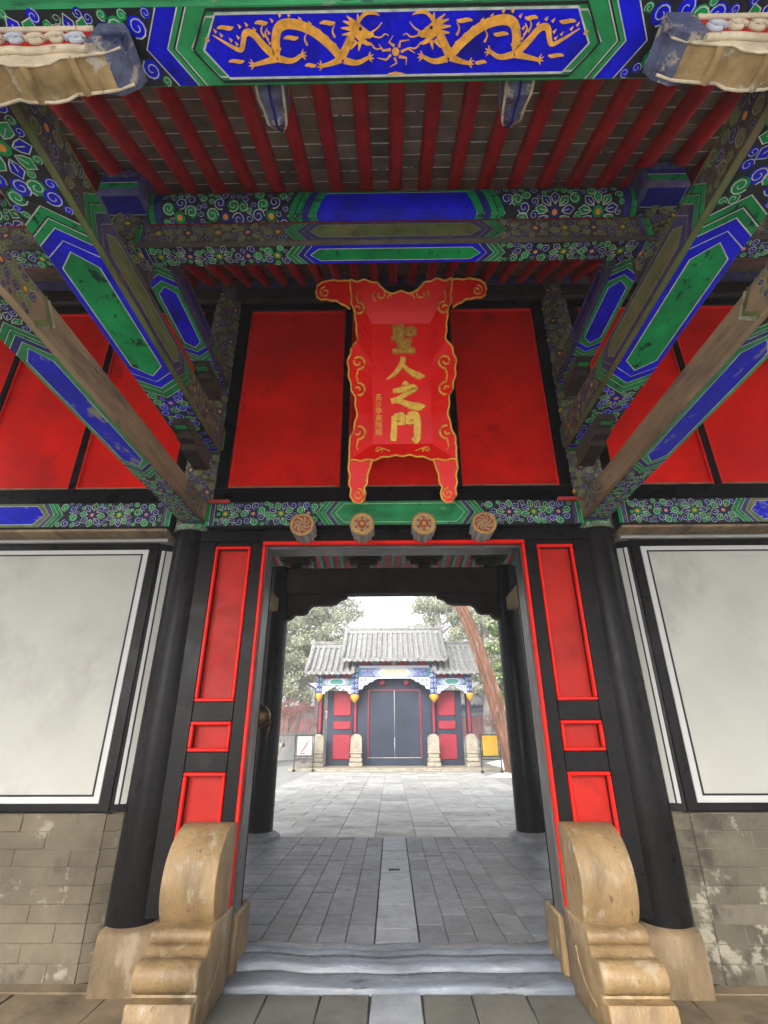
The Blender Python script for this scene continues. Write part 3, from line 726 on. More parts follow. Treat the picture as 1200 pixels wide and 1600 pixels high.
# boards above the dragon beam up to the eave purlin
boxpart('eave_board', gate, -5, 5, DY+.10, DY+.16, DZ1+.002, 4.17, 'green_lite', bev=.004)
m = MB(); m.tube([(-5.6, DY+.12, 4.12), (5.6, DY+.12, 4.12)], .06, 'green', 24); part('eave_purlin', m, gate)
# carved bracket wings hanging under the ends of the beam
for sg in (-1, 1):
    poly = [(.985, 3.80), (1.0, 3.856), (1.62, 3.856), (1.62, 3.625), (1.47, 3.615), (1.41, 3.65), (1.37, 3.63), (1.27, 3.625), (1.225, 3.64), (1.20, 3.675), (1.12, 3.685), (1.05, 3.70), (.995, 3.74)]
    m = MB(); m.prism([(sg*a, b) for a, b in poly], lambda a, b, h: (a, h, b), .955, 1.075, 'cream', 'ochre_wood')
    wing = part('carved_bracket', m, gate, recalc=True, smooth=25)
    m = MB(); drum = [(.985, 3.745), (.965, 3.80), (.995, 3.853), (1.09, 3.853), (1.11, 3.71), (1.04, 3.70)]
    m.prism([(sg*a, b) for a, b in drum], lambda a, b, h: (a, h, b), .935, 1.09, 'carved_blue'); part('bracket_end_block', m, wing, recalc=True, smooth=20)
    q = Orn(plane_fn((0, .955, 0), (1, 0, 0), (0, 0, 1)), .003)
    q.poly([(sg*1.11, 3.84), (sg*1.6, 3.84), (sg*1.6, 3.70), (sg*1.13, 3.74)], 'red', 0); q.done(wing)
    m = MB()
    def tb2(pts, r, mat='cream'): m.tube([(sg*a, .947, b) for a, b in smooth_path(pts)], r, mat, 8)
    tb2([(1.11, 3.845), (1.2, 3.845), (1.6, 3.845)], .010); tb2([(1.10, 3.70), (1.2, 3.715), (1.3, 3.69), (1.38, 3.71), (1.47, 3.68), (1.6, 3.69)], .014)
    for k, cx_ in enumerate((1.16, 1.235, 1.31, 1.385, 1.46, 1.54)):
        cz = 3.775+.008*(k % 2)
        tb2([(cx_+.040*math.cos(t*.8)*(1-t*.08), cz+.036*math.sin(t*.8)*(1-t*.08)) for t in range(10)], .011, 'cream' if k % 3 else 'far_white')
    part('cloud_carving', m, wing, smooth=60)
    m = MB(); m.tube([(sg*a, 1.07, b-.004) for a, b in poly[3:]], .006, 'cream', 6); m.tube([(sg*a, .958, b-.002) for a, b in poly[3:]], .005, 'cream', 6); part('carved_rim', m, wing, smooth=60)['kind'] = 'stuff'
    for cx_, r_ in ((1.16, .07), (1.32, .075), (1.54, .08)):
        m = MB(); m.tube([(sg*cx_-.0, .96+.11*k/4, 3.622+(.055 if cx_ < 1.2 else .008)-.010*math.sin(k/4*3.14)) for k in range(5)], r_*.22, 'ochre_wood', 8); part('soffit_carving', m, wing, smooth=60)
# two carved tips hanging behind the beam
for x in (-.52, .53):
    m = MB(); vs = []; sec = ((1.15, .062, 3.93, 4.12), (1.22, .060, 3.915, 4.13), (1.28, .052, 3.945, 4.14), (1.335, .046, 3.95, 4.14), (1.38, .026, 4.0, 4.13), (1.415, .006, 4.06, 4.12))
    for yy, hw_, za, zb in sec: vs += [(x-hw_, yy, za+.02), (x, yy, za), (x+hw_, yy, za+.02), (x+hw_, yy, zb), (x-hw_, yy, zb)]
    n = 5; fs = [tuple(range(n)), tuple(range(len(vs)-n, len(vs)))]+[(i*n+k, i*n+(k+1) % n, (i+1)*n+(k+1) % n, (i+1)*n+k) for i in range(len(sec)-1) for k in range(n)]
    m.add(vs, fs, 'carved_blue'); tp = part('carved_tip', m, gate, recalc=True, smooth=20)
    for e in (-.9, 0, .9):
        m = MB(); m.tube([(x+e*hw_, yy, za+.02*abs(e)-.002) for yy, hw_, za, zb in sec], .006, 'cream' if e else 'navy', 6); part('carved_line', m, tp, smooth=60)

# ---- rear side of the hall
rb = boxpart('rear_beam', gate, -5, 5, 8.68, 8.95, 3.76, 4.23, 'dark_wood', bev=.02)
for k in range(9): boxpart('nail_head', rb, -1.5+k*.38, -1.485+k*.38, 8.672, 8.69, 4.0, 4.015, 'gold_dark', bev=.003) if False else None
for sg in (-1, 1):
    m = MB(); poly = [(1.86, 3.758), (.80, 3.758), (.80, 3.70), (.92, 3.66), (.98, 3.60), (1.08, 3.57), (1.40, 3.565), (1.46, 3.52), (1.50, 3.44), (1.58, 3.40), (1.72, 3.40), (1.78, 3.33), (1.86, 3.30)]
    m.prism([(sg*a, b) for a, b in poly], lambda a, b, h: (a, h, b), 8.74, 8.88, 'dark_wood'); part('rear_bracket', m, gate, recalc=True, smooth=20)
    boxpart('rear_tie_beam', gate, *sorted((sg*1.98, sg*2.14)), 4.28, 8.6, 3.42, 3.66, 'brown_wood', bev=.02)
for x in (-1.95, -1.0, -.33, .33, 1.0, 1.95) if False else (-1.75, -.52, .60, 1.80):
    m = MB()
    for (hw_, z0, z1) in ((.11, 4.235, 4.33), (.26, 4.335, 4.42), (.34, 4.42, 4.50)):
        m.box(x-hw_, x+hw_, 8.72, 8.92, z0, z1, 'dark_wood', .03)
    part('rear_bracket_set', m, gate)

# ---- worn threshold stone of the doorway
m = MB(); prof = [(4.03, -.03), (4.032, .028), (4.045, .045), (4.08, .055), (4.17, .055), (4.215, .048), (4.222, .030), (4.235, .032), (4.245, .085), (4.262, .10), (4.31, .105), (4.38, .10), (4.392, .082), (4.402, .083), (4.412, .110), (4.44, .120), (4.56, .112), (4.64, .085), (4.68, .05), (4.68, -.03)]
nx = 28; vs = []; n = len(prof)
for i in range(nx+1):
    x = -1.085+2.17*i/nx; u = (i/nx-.5)*2; dip = .018*math.exp(-(u/.55)**2)
    for a, b in prof: vs.append((x, a+.012*math.sin(x*5+a*3)+.005*math.sin(x*13), b*.88-(dip*b/.1 if b > .02 else 0)+(.004*math.sin(x*11+a*7) if b > .02 else 0)))
fs = [(i*n+k, i*n+k+1, (i+1)*n+k+1, (i+1)*n+k) for i in range(nx) for k in range(n-1)]
m.add(vs, fs, 'sill_stone'); part('threshold_stone', m, gate, smooth=60)

# ================================================================== SIDE WALLS
def side_wall(sg, label, bm):
    t = thing('side_wall', label, 'wall', (sg*3.6, 4.25, 0))
    X0, X1 = 2.165, 5.2
    def bx(name, a, b, *r, **k):
        a, b = sorted((sg*a, sg*b)); return boxpart(name, t, a, b, *r, **k)
    YB = 4.135
    bx('wall_core', 2.06, X1, YB+.09, 4.6, 0, 3.02, 'cement', bev=0)
    # brick base, each brick its own piece
    H_, BL = .1045, .40
    bx('mortar_bed', 2.085, X1-.01, YB+.0035, YB+.088, 0, .945, 'mortar', bev=0)
    full = MB(); full.box(-BL/2+.0012, BL/2-.0012, 0, .075, .0012, H_-.0012, bm, .003); fme = mesh_of(full, 'brick')
    for r_ in range(9):
        x = 2.075+(0 if r_ % 2 else .2)
        if r_ % 2 == 0:
            hm = MB(); hm.box(-.0985, .0985, 0, .075, .0012, H_-.0012, bm, .003); inst('brick', mesh_of(hm, 'brick'), t, (sg*2.175, YB, r_*H_))
        while x+BL < X1:
            inst('brick', fme, t, (sg*(x+BL/2), YB+rnd.uniform(-.003, .004), r_*H_), (0, 0, rnd.uniform(-.004, .004))); x += BL
    # splayed brick return to the column
    for r_ in range(9):
        m = MB(); a0, b0 = (2.072, YB+.002), (1.945, YB+.06)
        vs = []
        for (px, py) in (a0, b0, (b0[0], b0[1]+.2), (a0[0], a0[1]+.2)):
            for z in (r_*H_+.0012, (r_+1)*H_-.0012): vs.append((sg*px, py, z))
        m.convex(vs, [(0, 2, 3, 1), (2, 4, 5, 3), (4, 6, 7, 5), (6, 0, 1, 7), (0, 2, 4, 6), (1, 3, 5, 7)], bm); part('return_brick', m, t, smooth=0)
    bx('mortar_bed', 1.955, 2.07, YB+.075, YB+.2, 0, .945, 'mortar', bev=0)
    # plaster field with painted black border and line
    YP = 4.168
    bx('black_border', 2.085, X1, YP, YP+.06, .952, 3.03, 'black', bev=.004)
    f = bx('plaster_panel', X0, X1+.0, YP-.006, YP+.03, 1.005, 2.965, 'plaster', bev=.003)
    q = Orn(plane_fn((0, YP-.006, 0), (1, 0, 0), (0, 0, 1)), .002)
    a, b, c, d = X0+.045, X1, 1.05, 2.925
    def lr(x0, x1, z0, z1, mat, lay): q.poly([(sg*x0, z0), (sg*x1, z0), (sg*x1, z1), (sg*x0, z1)], mat, lay)
    lr(X0+.003, a, 1.008, 2.962, 'white_paint', 0); lr(a, b-.01, 1.008, c, 'white_paint', 0); lr(a, b-.01, d, 2.962, 'white_paint', 0)
    lr(a, a+.016, c, d, 'ink', 1); lr(a+.016, b-.01, c, c+.014, 'ink', 1); lr(a+.016, b-.01, d-.014, d, 'ink', 1)
    q.done(f, 'painted_border')
    # splayed plaster strip
    m = MB(); A, B = Vector((sg*2.08, YP+.004, 0)), Vector((sg*1.945, YP+.065, 0))
    def sp(u, z, h): p = A.lerp(B, u); n_ = Vector((-sg*.06, -.13, 0)).normalized() if False else Vector((-sg*.41, -.91, 0)); return p+n_*h+Vector((0, 0, z))
    m.add([sp(0, .952, 0), sp(1, .952, 0), sp(1, 3.02, 0), sp(0, 3.02, 0)], [(0, 1, 2, 3)], 'black'); part('return_border', m, t, smooth=0)
    m = MB(); m.add([sp(.16, 1.0, .002), sp(1, 1.0, .002), sp(1, 2.96, .002), sp(.16, 2.96, .002)], [(0, 1, 2, 3)], 'plaster')
    m.add([sp(.34, 1.0, .004), sp(.42, 1.0, .004), sp(.42, 2.96, .004), sp(.34, 2.96, .004)], [(0, 1, 2, 3)], 'ink')
    m.add([sp(.17, 1.0, .0035), sp(.33, 1.0, .0035), sp(.33, 2.96, .0035), sp(.17, 2.96, .0035)], [(0, 1, 2, 3)], 'white_paint'); part('return_plaster', m, t, smooth=0)
    # sloping cement coping and timber fillet
    m = MB(); poly = [(YP-.03, 3.032), (YP-.035, 3.05), (YP+.02, 3.095), (4.5, 3.095), (4.5, 3.032)]
    m.prism(poly, lambda a_, b_, h: (h, a_, b_), *sorted((sg*2.0, sg*X1)), 'ground'); part('wall_coping', m, t, recalc=True)
    return t
side_wall(-1, 'white plastered wall whose brick base is smeared grey-brown with cement', 'brick')
side_wall(1, 'white plastered wall whose brick base has pale peeling patches along the top', 'brick_peel')
for sg in (-1, 1): boxpart('lintel_soffit', gate, *sorted((sg*1.96, sg*5.0)), 3.99, 4.24, 3.072, 3.098, 'brown_wood', bev=.003)

# ================================================================== DRUM STONES
def arc(cy_, cz, r, a0, a1, n): return [(cy_+r*math.cos(rad(a0+(a1-a0)*k/n)), cz+r*math.sin(rad(a0+(a1-a0)*k/n))) for k in range(n+1)]
def drum_mesh_prism(m, poly, x0, x1, bev, mat):
    """extrude with rounded arrises: inset outline on the two end faces"""
    n = len(poly); c = (sum(a for a, _ in poly)/n, sum(b for _, b in poly)/n); rings = []
    def inset(d):
        out = []
        for i in range(n):
            p, q, r = poly[i-1], poly[i], poly[(i+1) % n]
            e1 = Vector((q[0]-p[0], q[1]-p[1])); e2 = Vector((r[0]-q[0], r[1]-q[1]))
            if e1.length < 1e-6 or e2.length < 1e-6: out.append(q); continue
            n1 = Vector((-e1.y, e1.x)).normalized(); n2 = Vector((-e2.y, e2.x)).normalized(); nn = (n1+n2)
            nn = nn.normalized() if nn.length > 1e-4 else n1
            out.append((q[0]+nn.x*d, q[1]+nn.y*d))
        return out
    area = sum(poly[i-1][0]*poly[i][1]-poly[i][0]*poly[i-1][1] for i in range(n)); sgn = 1 if area > 0 else -1
    for x, d in ((x0, bev), (x0+bev*.35, bev*.3), (x0+bev, 0), (x0+(x1-x0)*.5, 0), (x1-bev, 0), (x1-bev*.35, bev*.3), (x1, bev)):
        rings.append([(x, a, b) for a, b in inset(sgn*d)])
    vs = [p for r in rings for p in r]; fs = []
    for i in range(len(rings)-1):
        for k in range(n): fs.append((i*n+k, i*n+(k+1) % n, (i+1)*n+(k+1) % n, (i+1)*n+k))
    fs += [tuple(reversed(range(n))), tuple(range((len(rings)-1)*n, len(rings)*n))]
    m.add(vs, fs, mat)
for sg in (-1, 1):
    t = thing('drum_stone', 'tan carved drum stone on scroll base standing against the black door jamb', 'drum stone', (sg*1.28, 3.9, 0), 'pair of drum stones flanking the open doorway')
    x0, x1 = sorted((sg*1.105, sg*1.445))
    m = MB(); drum_mesh_prism(m, arc(3.985, .615, .298, 0, 350, 44), x0, x1, .012, 'drum_stone'); part('drum', m, t, recalc=True, smooth=28)
    m = MB(); prof = [(4.42, .0), (4.42, .30), (4.30, .31)]
    prof = [(3.42, 0), (3.42, .155), (3.43, .168), (3.50, .170), (3.505, .180)]
    prof += arc(3.53, .252, .072, 258, 80, 9)
    prof += [(3.545, .322), (3.575, .315), (3.60, .325), (3.615, .345), (3.63, .352)]
    prof += arc(3.665, .388, .038, 245, 80, 6) + [(3.685, .43), (3.95, .43), (4.07, .43), (4.07, 0)]
    xq = sorted((sg*1.083, sg*1.442)); drum_mesh_prism(m, prof, xq[0], xq[1], .012, 'drum_stone'); base = part('scroll_base', m, t, recalc=True, smooth=40)
    # carved line on the inner side of the base
    xi = sg*1.084
    m = MB(); m.tube([(xi, 3.62+.26*math.sin(q/10*1.4), .10+.22*(1-math.cos(q/10*1.4))) for q in range(11)], .008, 'drum_stone', 8); part('carved_line', m, base, smooth=60)
    # rear block beyond the sill groove
    m = MB(); m.box(*sorted((sg*1.068, sg*1.40)), 4.145, 4.50, -.03, .365, 'drum_stone', .015); part('rear_block', m, t)
    m = MB(); m.box(*sorted((sg*1.10, sg*1.38)), 4.075, 4.143, .02, .46, 'black_door', .008); part('sill_slot_post', m, t)

# ================================================================== NAME PLAQUE
base = Vector((.085, 3.885, 3.262)); tilt = math.atan2(.66, 1.92); PL = 2.03
pq = thing('name_plaque', 'red hanging plaque with gold characters and scalloped gold-edged frame, tilted forward', 'plaque', base)
pq.rotation_euler = (tilt, 0, 0); pq.scale = (.975, 1, .955)
# local: x right, z up along board, -y forward (towards viewer)
def pl(a, b, h): return Vector((a, -h, b))
IW, IB, IT = .262, .545, 1.675; OB, OT = .375, 2.03
m = MB(); m.box(-IW-.01, IW+.01, -.006, .02, IB-.01, IT+.01, 'plaque_red', .002); part('board', m, pq, world=False)
knots = [(0, .455), (.12, .435), (.2, .40), (.33, .385), (.40, .445), (.46, .468), (.53, .46), (.60, .44), (.66, .405), (.76, .39), (.83, .42), (.90, .455), (1, .462)]
def kn_i(f):
    for (a, b), (c, d) in zip(knots, knots[1:]):
        if a <= f <= c: q = (f-a)/(c-a); q = q*q*(3-2*q); return b+(d-b)*q
    return knots[-1][1]
NS = 60; FH = .12
def flange(inner, outer, name):
    m = MB(); n = len(inner); vs = []
    for (a, b), (c, d, h) in zip(inner, outer):
        vs += [pl(a, b, .006), pl(c, d, h), pl(c, d, h-.022), pl(a, b, -.016)]
    fs = []
    for i in range(n-1):
        for k in range(4): fs.append((4*i+k, 4*i+(k+1) % 4, 4*(i+1)+(k+1) % 4, 4*(i+1)+k))
    fs += [(0, 1, 2, 3), tuple(4*(n-1)+k for k in (3, 2, 1, 0))]
    m.add(vs, fs, 'plaque_red'); o = part(name, m, pq, world=False, recalc=True, smooth=25)
    m = MB(); m.tube([pl(c, d, h+.002) for c, d, h in outer], .0085, 'gold', 6); part('gold_edge', m, o, world=False, smooth=60)
    return o
def spiral(cx_, cz, r, a0, sg, h0, h1=None, turns=1.25, n=18):
    return [pl(cx_+r*(1-.78*k/n)*math.cos(a0+sg*turns*6.28*k/n), cz+r*(1-.78*k/n)*math.sin(a0+sg*turns*6.28*k/n), h0) for k in range(n+1)]
for sg in (-1, 1):
    inner = [(sg*IW, IT+(IB-IT)*k/NS) for k in range(NS+1)]
    outer = []
    for k in range(NS+1):
        f = k/NS; wv = kn_i(f)+.010*math.sin(f*38)**2*(1 if .05 < f < .95 else 0)
        outer.append((sg*wv, OT+(OB-OT)*f, FH))
    o = flange(inner, outer, 'side_flange')
    for s_, r_, cw in ((1.78, .055, 1), (1.28, .06, -1), (1.02, .06, 1), (.64, .062, -1)):
        m = MB(); xx = sg*.385; hh = FH*(.385-IW)/(.44-IW)*.94+.006
        m.tube(spiral(xx, s_, r_*1.15, math.pi/2*cw, sg*cw, hh+.006), .011, 'gold', 6)
        m.tube([pl(sg*(.385+.02*q), s_+cw*(r_+.10-.04*q*q), hh+.004) for q in (0, .4, .8)]+[pl(sg*.385, s_+cw*r_, hh)], .008, 'gold', 6)
        part('gold_scroll', m, o, world=False, smooth=60)
    # ear and foot
    ear = [(.455, 2.03), (.50, 2.035), (.56, 2.028), (.60, 2.04), (.66, 2.03), (.70, 2.02), (.745, 1.985), (.757, 1.93), (.745, 1.88), (.71, 1.855), (.66, 1.858), (.62, 1.845), (.575, 1.845), (.53, 1.81), (.50, 1.80), (.455, 1.765)]
    ear = [(sg*a, b) for a, b in ear]
    m = MB(); m.prism(ear, lambda a, b, h: pl(a, b, h), FH-.026, FH-.002, 'plaque_red'); o = part('ear', m, pq, world=False, recalc=True, smooth=20)
    m = MB(); m.tube([pl(a, b, FH) for a, b in ear], .009, 'gold', 6); m.tube(spiral(sg*.675, 1.925, .05, math.pi*.5, -sg, FH), .0075, 'gold', 6); part('gold_edge', m, o, world=False, smooth=60)
    ft = [(.462, .37), (.47, .30), (.452, .24), (.462, .17), (.446, .12), (.455, .06), (.42, .005), (.37, -.005), (.33, .03), (.32, .08), (.335, .13), (.31, .17), (.305, .25), (.285, .30), (.265, .37)]
    ft = [(sg*a, b) for a, b in ft]
    m = MB(); m.prism(ft, lambda a, b, h: pl(a, b, h), FH-.026, FH-.002, 'plaque_red'); o = part('foot', m, pq, world=False, recalc=True, smooth=20)
    m = MB(); m.tube([pl(a, b, FH) for a, b in ft], .009, 'gold', 6); m.tube(spiral(sg*.385, .075, .052, math.pi*.5, sg, FH), .0075, 'gold', 6); part('gold_edge', m, o, world=False, smooth=60)
# top and bottom flanges
def edge_top(x): u = abs(x)/.455; return 2.03-.11*math.exp(-(u/.42)**4)+.025*math.exp(-((u)/.10)**2)-.02*math.cos(u*22)*(u > .45)*.5
def edge_bot(x): u = abs(x)/.46; return .375+.045*math.exp(-(u/.45)**4)-.008*math.cos(u*24)
N2 = 44
xs = [-1+2*k/N2 for k in range(N2+1)]
o = flange([(x*IW, IT) for x in xs], [(x*.455, edge_top(x*.455), FH*(edge_top(x*.455)-IT)/(2.03-IT)) for x in xs], 'top_flange')
for sg in (-1, 1):
    m = MB(); m.tube(spiral(sg*.185, 1.915, .072, -math.pi*.3 if sg > 0 else math.pi*1.3, sg, .085), .0085, 'gold', 6)
    m.tube([pl(sg*a, b, .085) for a, b in ((.12, 1.88), (.10, 1.92), (.085, 1.90))], .008, 'gold', 6)
    part('gold_scroll', m, o, world=False, smooth=60)
o = flange([(x*IW, IB) for x in xs], [(x*.462, edge_bot(x*.462), FH*(IB-edge_bot(x*.462))/(IB-OB)) for x in xs], 'bottom_flange')
for sg in (-1, 1):
    m = MB(); m.tube(spiral(sg*.20, .475, .035, 0 if sg > 0 else math.pi, sg, .058), .006, 'gold', 6); m.tube([pl(sg*a, b, .058) for a, b in ((.235, .465), (.17, .495), (.11, .47))], .006, 'gold', 6)
    part('gold_scroll', m, o, world=False, smooth=60)
# characters, brushed strokes
CH = {
 'sheng': [[(.04, .94, 7), (.28, .955, 5), (.52, .975, 8)], [(.17, .95, 7), (.175, .52, 8)], [(.41, .97, 8), (.415, .42, 8)], [(.18, .82, 5), (.41, .83, 5)], [(.18, .69, 5), (.41, .70, 5)], [(.02, .49, 7), (.3, .545, 5), (.52, .60, 4)],
           [(.60, .86, 7), (.61, .60, 6)], [(.60, .86, 6), (.92, .89, 8), (.88, .60, 7)], [(.61, .625, 5), (.88, .63, 5)],
           [(.20, .37, 8), (.5, .385, 6), (.80, .40, 9)], [(.26, .205, 6), (.76, .215, 8)], [(.06, .015, 9), (.5, .03, 7), (.94, .035, 10)], [(.50, .39, 8), (.50, .03, 8)]],
 'ren': [[(.46, .98, 9), (.44, .72, 9), (.30, .38, 8), (.16, .16, 6), (.0, .0, 2)], [(.43, .66, 5), (.58, .40, 8), (.78, .20, 11), (.90, .13, 12), (1.04, .12, 2)]],
 'zhi': [[(.40, 1.0, 10), (.50, .93, 12), (.47, .88, 7)], [(.10, .70, 7), (.4, .76, 9), (.72, .84, 11), (.76, .80, 9), (.52, .60, 7), (.28, .42, 7), (.04, .32, 8)], [(.04, .32, 8), (.24, .36, 7), (.45, .24, 9), (.72, .11, 12), (.92, .10, 12), (1.06, .13, 2)]],
 'men': [[(.12, .90, 8), (.11, .5, 8), (.07, .02, 9)], [(.12, .90, 7), (.28, .925, 6), (.41, .95, 9), (.40, .58, 7)], [(.12, .77, 5), (.39, .785, 5)], [(.12, .615, 5), (.39, .63, 5)],
         [(.60, .93, 8), (.61, .60, 7)], [(.60, .93, 7), (.92, .97, 10), (.93, .5, 10), (.92, .06, 10), (.86, .02, 8), (.74, .12, 3)], [(.61, .80, 5), (.90, .81, 5)], [(.61, .64, 5), (.90, .65, 5)]]}
def character(key, x0, z0, wd, ht, mat):
    m = MB(); lay = 0
    for st in CH[key]:
        pts = smooth_path(st, 1) if len(st) < 4 else smooth_path(st, 2); n = len(pts); vs = []; lay += 1
        h1 = .020+.0006*lay
        for i, (a, b, w_) in enumerate(pts):
            p = pts[max(i-1, 0)]; q = pts[min(i+1, n-1)]; dx, dy = (q[0]-p[0])*wd, (q[1]-p[1])*ht; l = math.hypot(dx, dy) or 1
            ww = w_*.0078*ht/.28*.5*(1.0 if 0 < i < n-1 else .85)
            cx_, cz = x0+a*wd, z0+b*ht; nx_, nz = -dy/l*ww, dx/l*ww
            vs += [pl(cx_+nx_, cz+nz, .0065), pl(cx_+nx_*.8, cz+nz*.8, h1), pl(cx_-nx_*.8, cz-nz*.8, h1), pl(cx_-nx_, cz-nz, .0065)]
        fs = [(4*i+k, 4*i+k+1, 4*(i+1)+k+1, 4*(i+1)+k) for i in range(n-1) for k in range(3)]+[(0, 1, 2, 3), tuple(4*(n-1)+k for k in (3, 2, 1, 0))]
        m.add(vs, fs, mat)
    part('gold_character', m, pq, world=False, recalc=True, smooth=30)
character('sheng', -.095, 1.405, .235, .25, 'gold_dark')  # darker gold: shade at the plaque top is put into the colour
character('ren', -.135, 1.145, .33, .215, 'gold')
character('zhi', -.11, .862, .30, .245, 'gold')
character('men', -.098, .565, .25, .265, 'gold')
fc = bpy.data.curves.new('inscription', 'FONT'); fc.body = '長\n沙\n李\n東\n陽\n題'; fc.size = .066; fc.space_line = .98; fc.extrude = .003; fc.align_x = 'CENTER'
fo = bpy.data.objects.new('inscription', fc); col.objects.link(fo); bpy.context.view_layer.update()
tm = bpy.data.meshes.new_from_object(fo.evaluated_get(bpy.context.evaluated_depsgraph_get())); bpy.data.objects.remove(fo)
tm.materials.clear(); tm.materials.append(MATS['gold'])
io = bpy.data.objects.new('small_inscription', tm); io.rotation_euler = (rad(90), 0, 0); io.location = (-.208, -.010, .955); link(io, pq, False)

# ================================================================== FAR GATE
GX, GY = .13, 27.5
far = thing('ornamental_gate', 'triple-roofed timber gate with closed black doors across the courtyard', 'gate', (GX, GY, 0))
def fb(name, a, b, y0, y1, z0, z1, mat, bev=.01, par=None): return boxpart(name, par or far, GX+a, GX+b, GY+y0, GY+y1, z0, z1, mat, bev=bev)
fb('platform', -4.9, 4.9, -1.9, 2.2, -.02, .11, 'far_stone', .02); fb('step', -3.6, 3.6, -2.3, -1.9, -.02, .06, 'far_stone', .02)
fb('door_frame', -1.93, -1.32, .03, .25, .11, 3.95, 'far_black'); fb('door_frame', 1.32, 1.93, .03, .25, .11, 3.95, 'far_black'); fb('door_frame', -1.32, 1.32, .03, .25, 3.62, 4.2, 'far_black'); fb('door_sill', -1.32, 1.32, .0, .22, .11, .46, 'far_black')
for a, b in ((-1.30, -.012), (.012, 1.30)): fb('door_leaf', a, b, .12, .22, .48, 3.6, 'far_black', .015)
for sg in (-1, 1): fb('door_edging', *sorted((sg*1.36, sg*1.30)), .0, .1, .46, 3.66, 'far_red', .01)
fb('door_edging', -1.36, 1.36, -.002, .1, 3.60, 3.66, 'far_red', .01); fb('door_edging', -1.36, 1.36, -.004, .1, .44, .48, 'far_stone', .01)
for k, x in enumerate((-.62, .62)): fb('door_pin', x-.13, x+.13, -.30, .05, 3.83, 4.1, 'far_red', .05)
for sg in (-1, 1):
    fb('side_frame', *sorted((sg*2.05, sg*3.45)), .14, .3, .11, 3.6, 'far_black')
    for z0, z1 in ((.38, 1.52), (1.75, 2.15), (2.38, 3.55)): fb('side_panel', *sorted((sg*2.22, sg*3.12)), .08, .16, z0, z1, 'far_red', .03)
    for xx in (1.99, 3.78):
        m = MB(); m.tube([(GX+sg*xx, GY+.1, .1), (GX+sg*xx, GY+.1, 4.4)], .15, 'far_black', 16, ref=(1, 0, 0)); part('post', m, far)
        fb('post_strip', *sorted((sg*(xx-.06), sg*(xx+.06))), -.10, -.04, 1.6, 3.2, 'far_red', .01)
        # hanging lotus post with gilded bud
        hz = 3.35 if xx < 3 else 3.42; tz = 4.75 if xx < 3 else 4.25; r_ = .19 if xx < 3 else .15
        m = MB(); m.tube([(GX+sg*xx, GY-.75, hz), (GX+sg*xx, GY-.75, tz)], r_, 'far_navy', 16, ref=(1, 0, 0)); hp = part('hanging_post', m, far)
        def hfn(a, b, h, cx=GX+sg*xx, r_=r_, hz=hz): th = -math.pi/2+a/r_; return Vector((cx+(r_+h)*math.cos(th), GY-.75+(r_+h)*math.sin(th), hz+b))
        q = Orn(hfn, .006); 
        for j in range(int((tz-hz)/.26)):
            for a in (-.12, .12): q.curl((a*r_/.19, .14+j*.26), .10*r_/.19, j, 1, 'far_blue', 'far_white', lw=.28)
        q.done(hp)
        m = MB(); m.tube([(GX+sg*xx, GY-.75, hz+.02), (GX+sg*xx, GY-.75, hz-.05), (GX+sg*xx, GY-.75, hz-.18), (GX+sg*xx, GY-.75, hz-.30), (GX+sg*xx, GY-.75, hz-.40)], [r_*.9, r_*1.2, r_*1.15, r_*.55, .02], 'far_gold', 16, ref=(1, 0, 0)); part('gilded_bud', m, hp, smooth=60)
        fb('post_arm', *sorted((sg*(xx-.08), sg*(xx+.08))), -.75, .1, tz-.35, tz-.1, 'far_navy')
def far_lintel(a, b, z0, z1, pl_):
    o = fb('painted_lintel', a, b, -.86, -.66, z0, z1, 'far_navy', .01)
    q = Orn(plane_fn((GX+a, GY-.86, z0+.01), (1, 0, 0), (0, 0, 1)), .008)
    q.beam(b-a, z1-z0-.02, (b-a)/2, pl_, 'far_green' if pl_ < 1.3 else 'cream', 'far_white', .2, tip=.5, bw=(z1-z0)*.16, bg='far_navy', cols=('far_blue', 'far_navy'), line='far_white', orange='far_blue', navy='far_blue', bands=(('far_white', .5), ('far_blue', .9), ('far_white', .7), ('far_navy', .9), ('far_white', .6), ('far_blue', .8)))
    q.done(o)
far_lintel(-1.8, 1.8, 4.18, 4.62, 1.5); far_lintel(-3.65, -2.17, 3.78, 4.12, .75); far_lintel(2.17, 3.65, 3.78, 4.12, .75)
fb('frieze_strip', -1.8, 1.8, -.88, -.64, 4.62, 4.74, 'far_white', .01)
def far_bracket(xs, z, sgn, s=1.0):
    m = MB(); poly = [(0, 0), (.95, 0), (.93, -.10), (.78, -.13), (.72, -.22), (.52, -.25), (.45, -.36), (.26, -.40), (.20, -.56), (0, -.60)]
    pts = [(GX+xs+sgn*a*s, z+b*s) for a, b in poly]
    m.prism(pts, lambda a, b, h: (a, h, b), GY-.83, GY-.69, 'far_white', 'far_blue'); o = part('carved_bracket', m, far, recalc=True, smooth=20)
    q = Orn(plane_fn((0, GY-.83, 0), (1, 0, 0), (0, 0, 1)), .006)
    for a, b, r in ((.13, -.15, .10), (.14, -.40, .09), (.36, -.14, .10), (.60, -.11, .08), (.8, -.06, .05), (.36, -.30, .05)):
        q.curl((GX+xs+sgn*a*s, z+b*s), r*s, a*9, sgn, 'far_blue' if a != .13 else 'rear_red', 'far_white', lw=.3)
    q.done(o)
far_bracket(-1.80, 4.18, 1, 1.0); far_bracket(1.80, 4.18, -1, 1.0)
for sg in (-1, 1): far_bracket(sg*2.17, 3.78, sg, .68); far_bracket(sg*3.64, 3.78, -sg, .68)
for sg in (-1, 1): far_bracket(sg*3.93, 3.9, sg, .4)
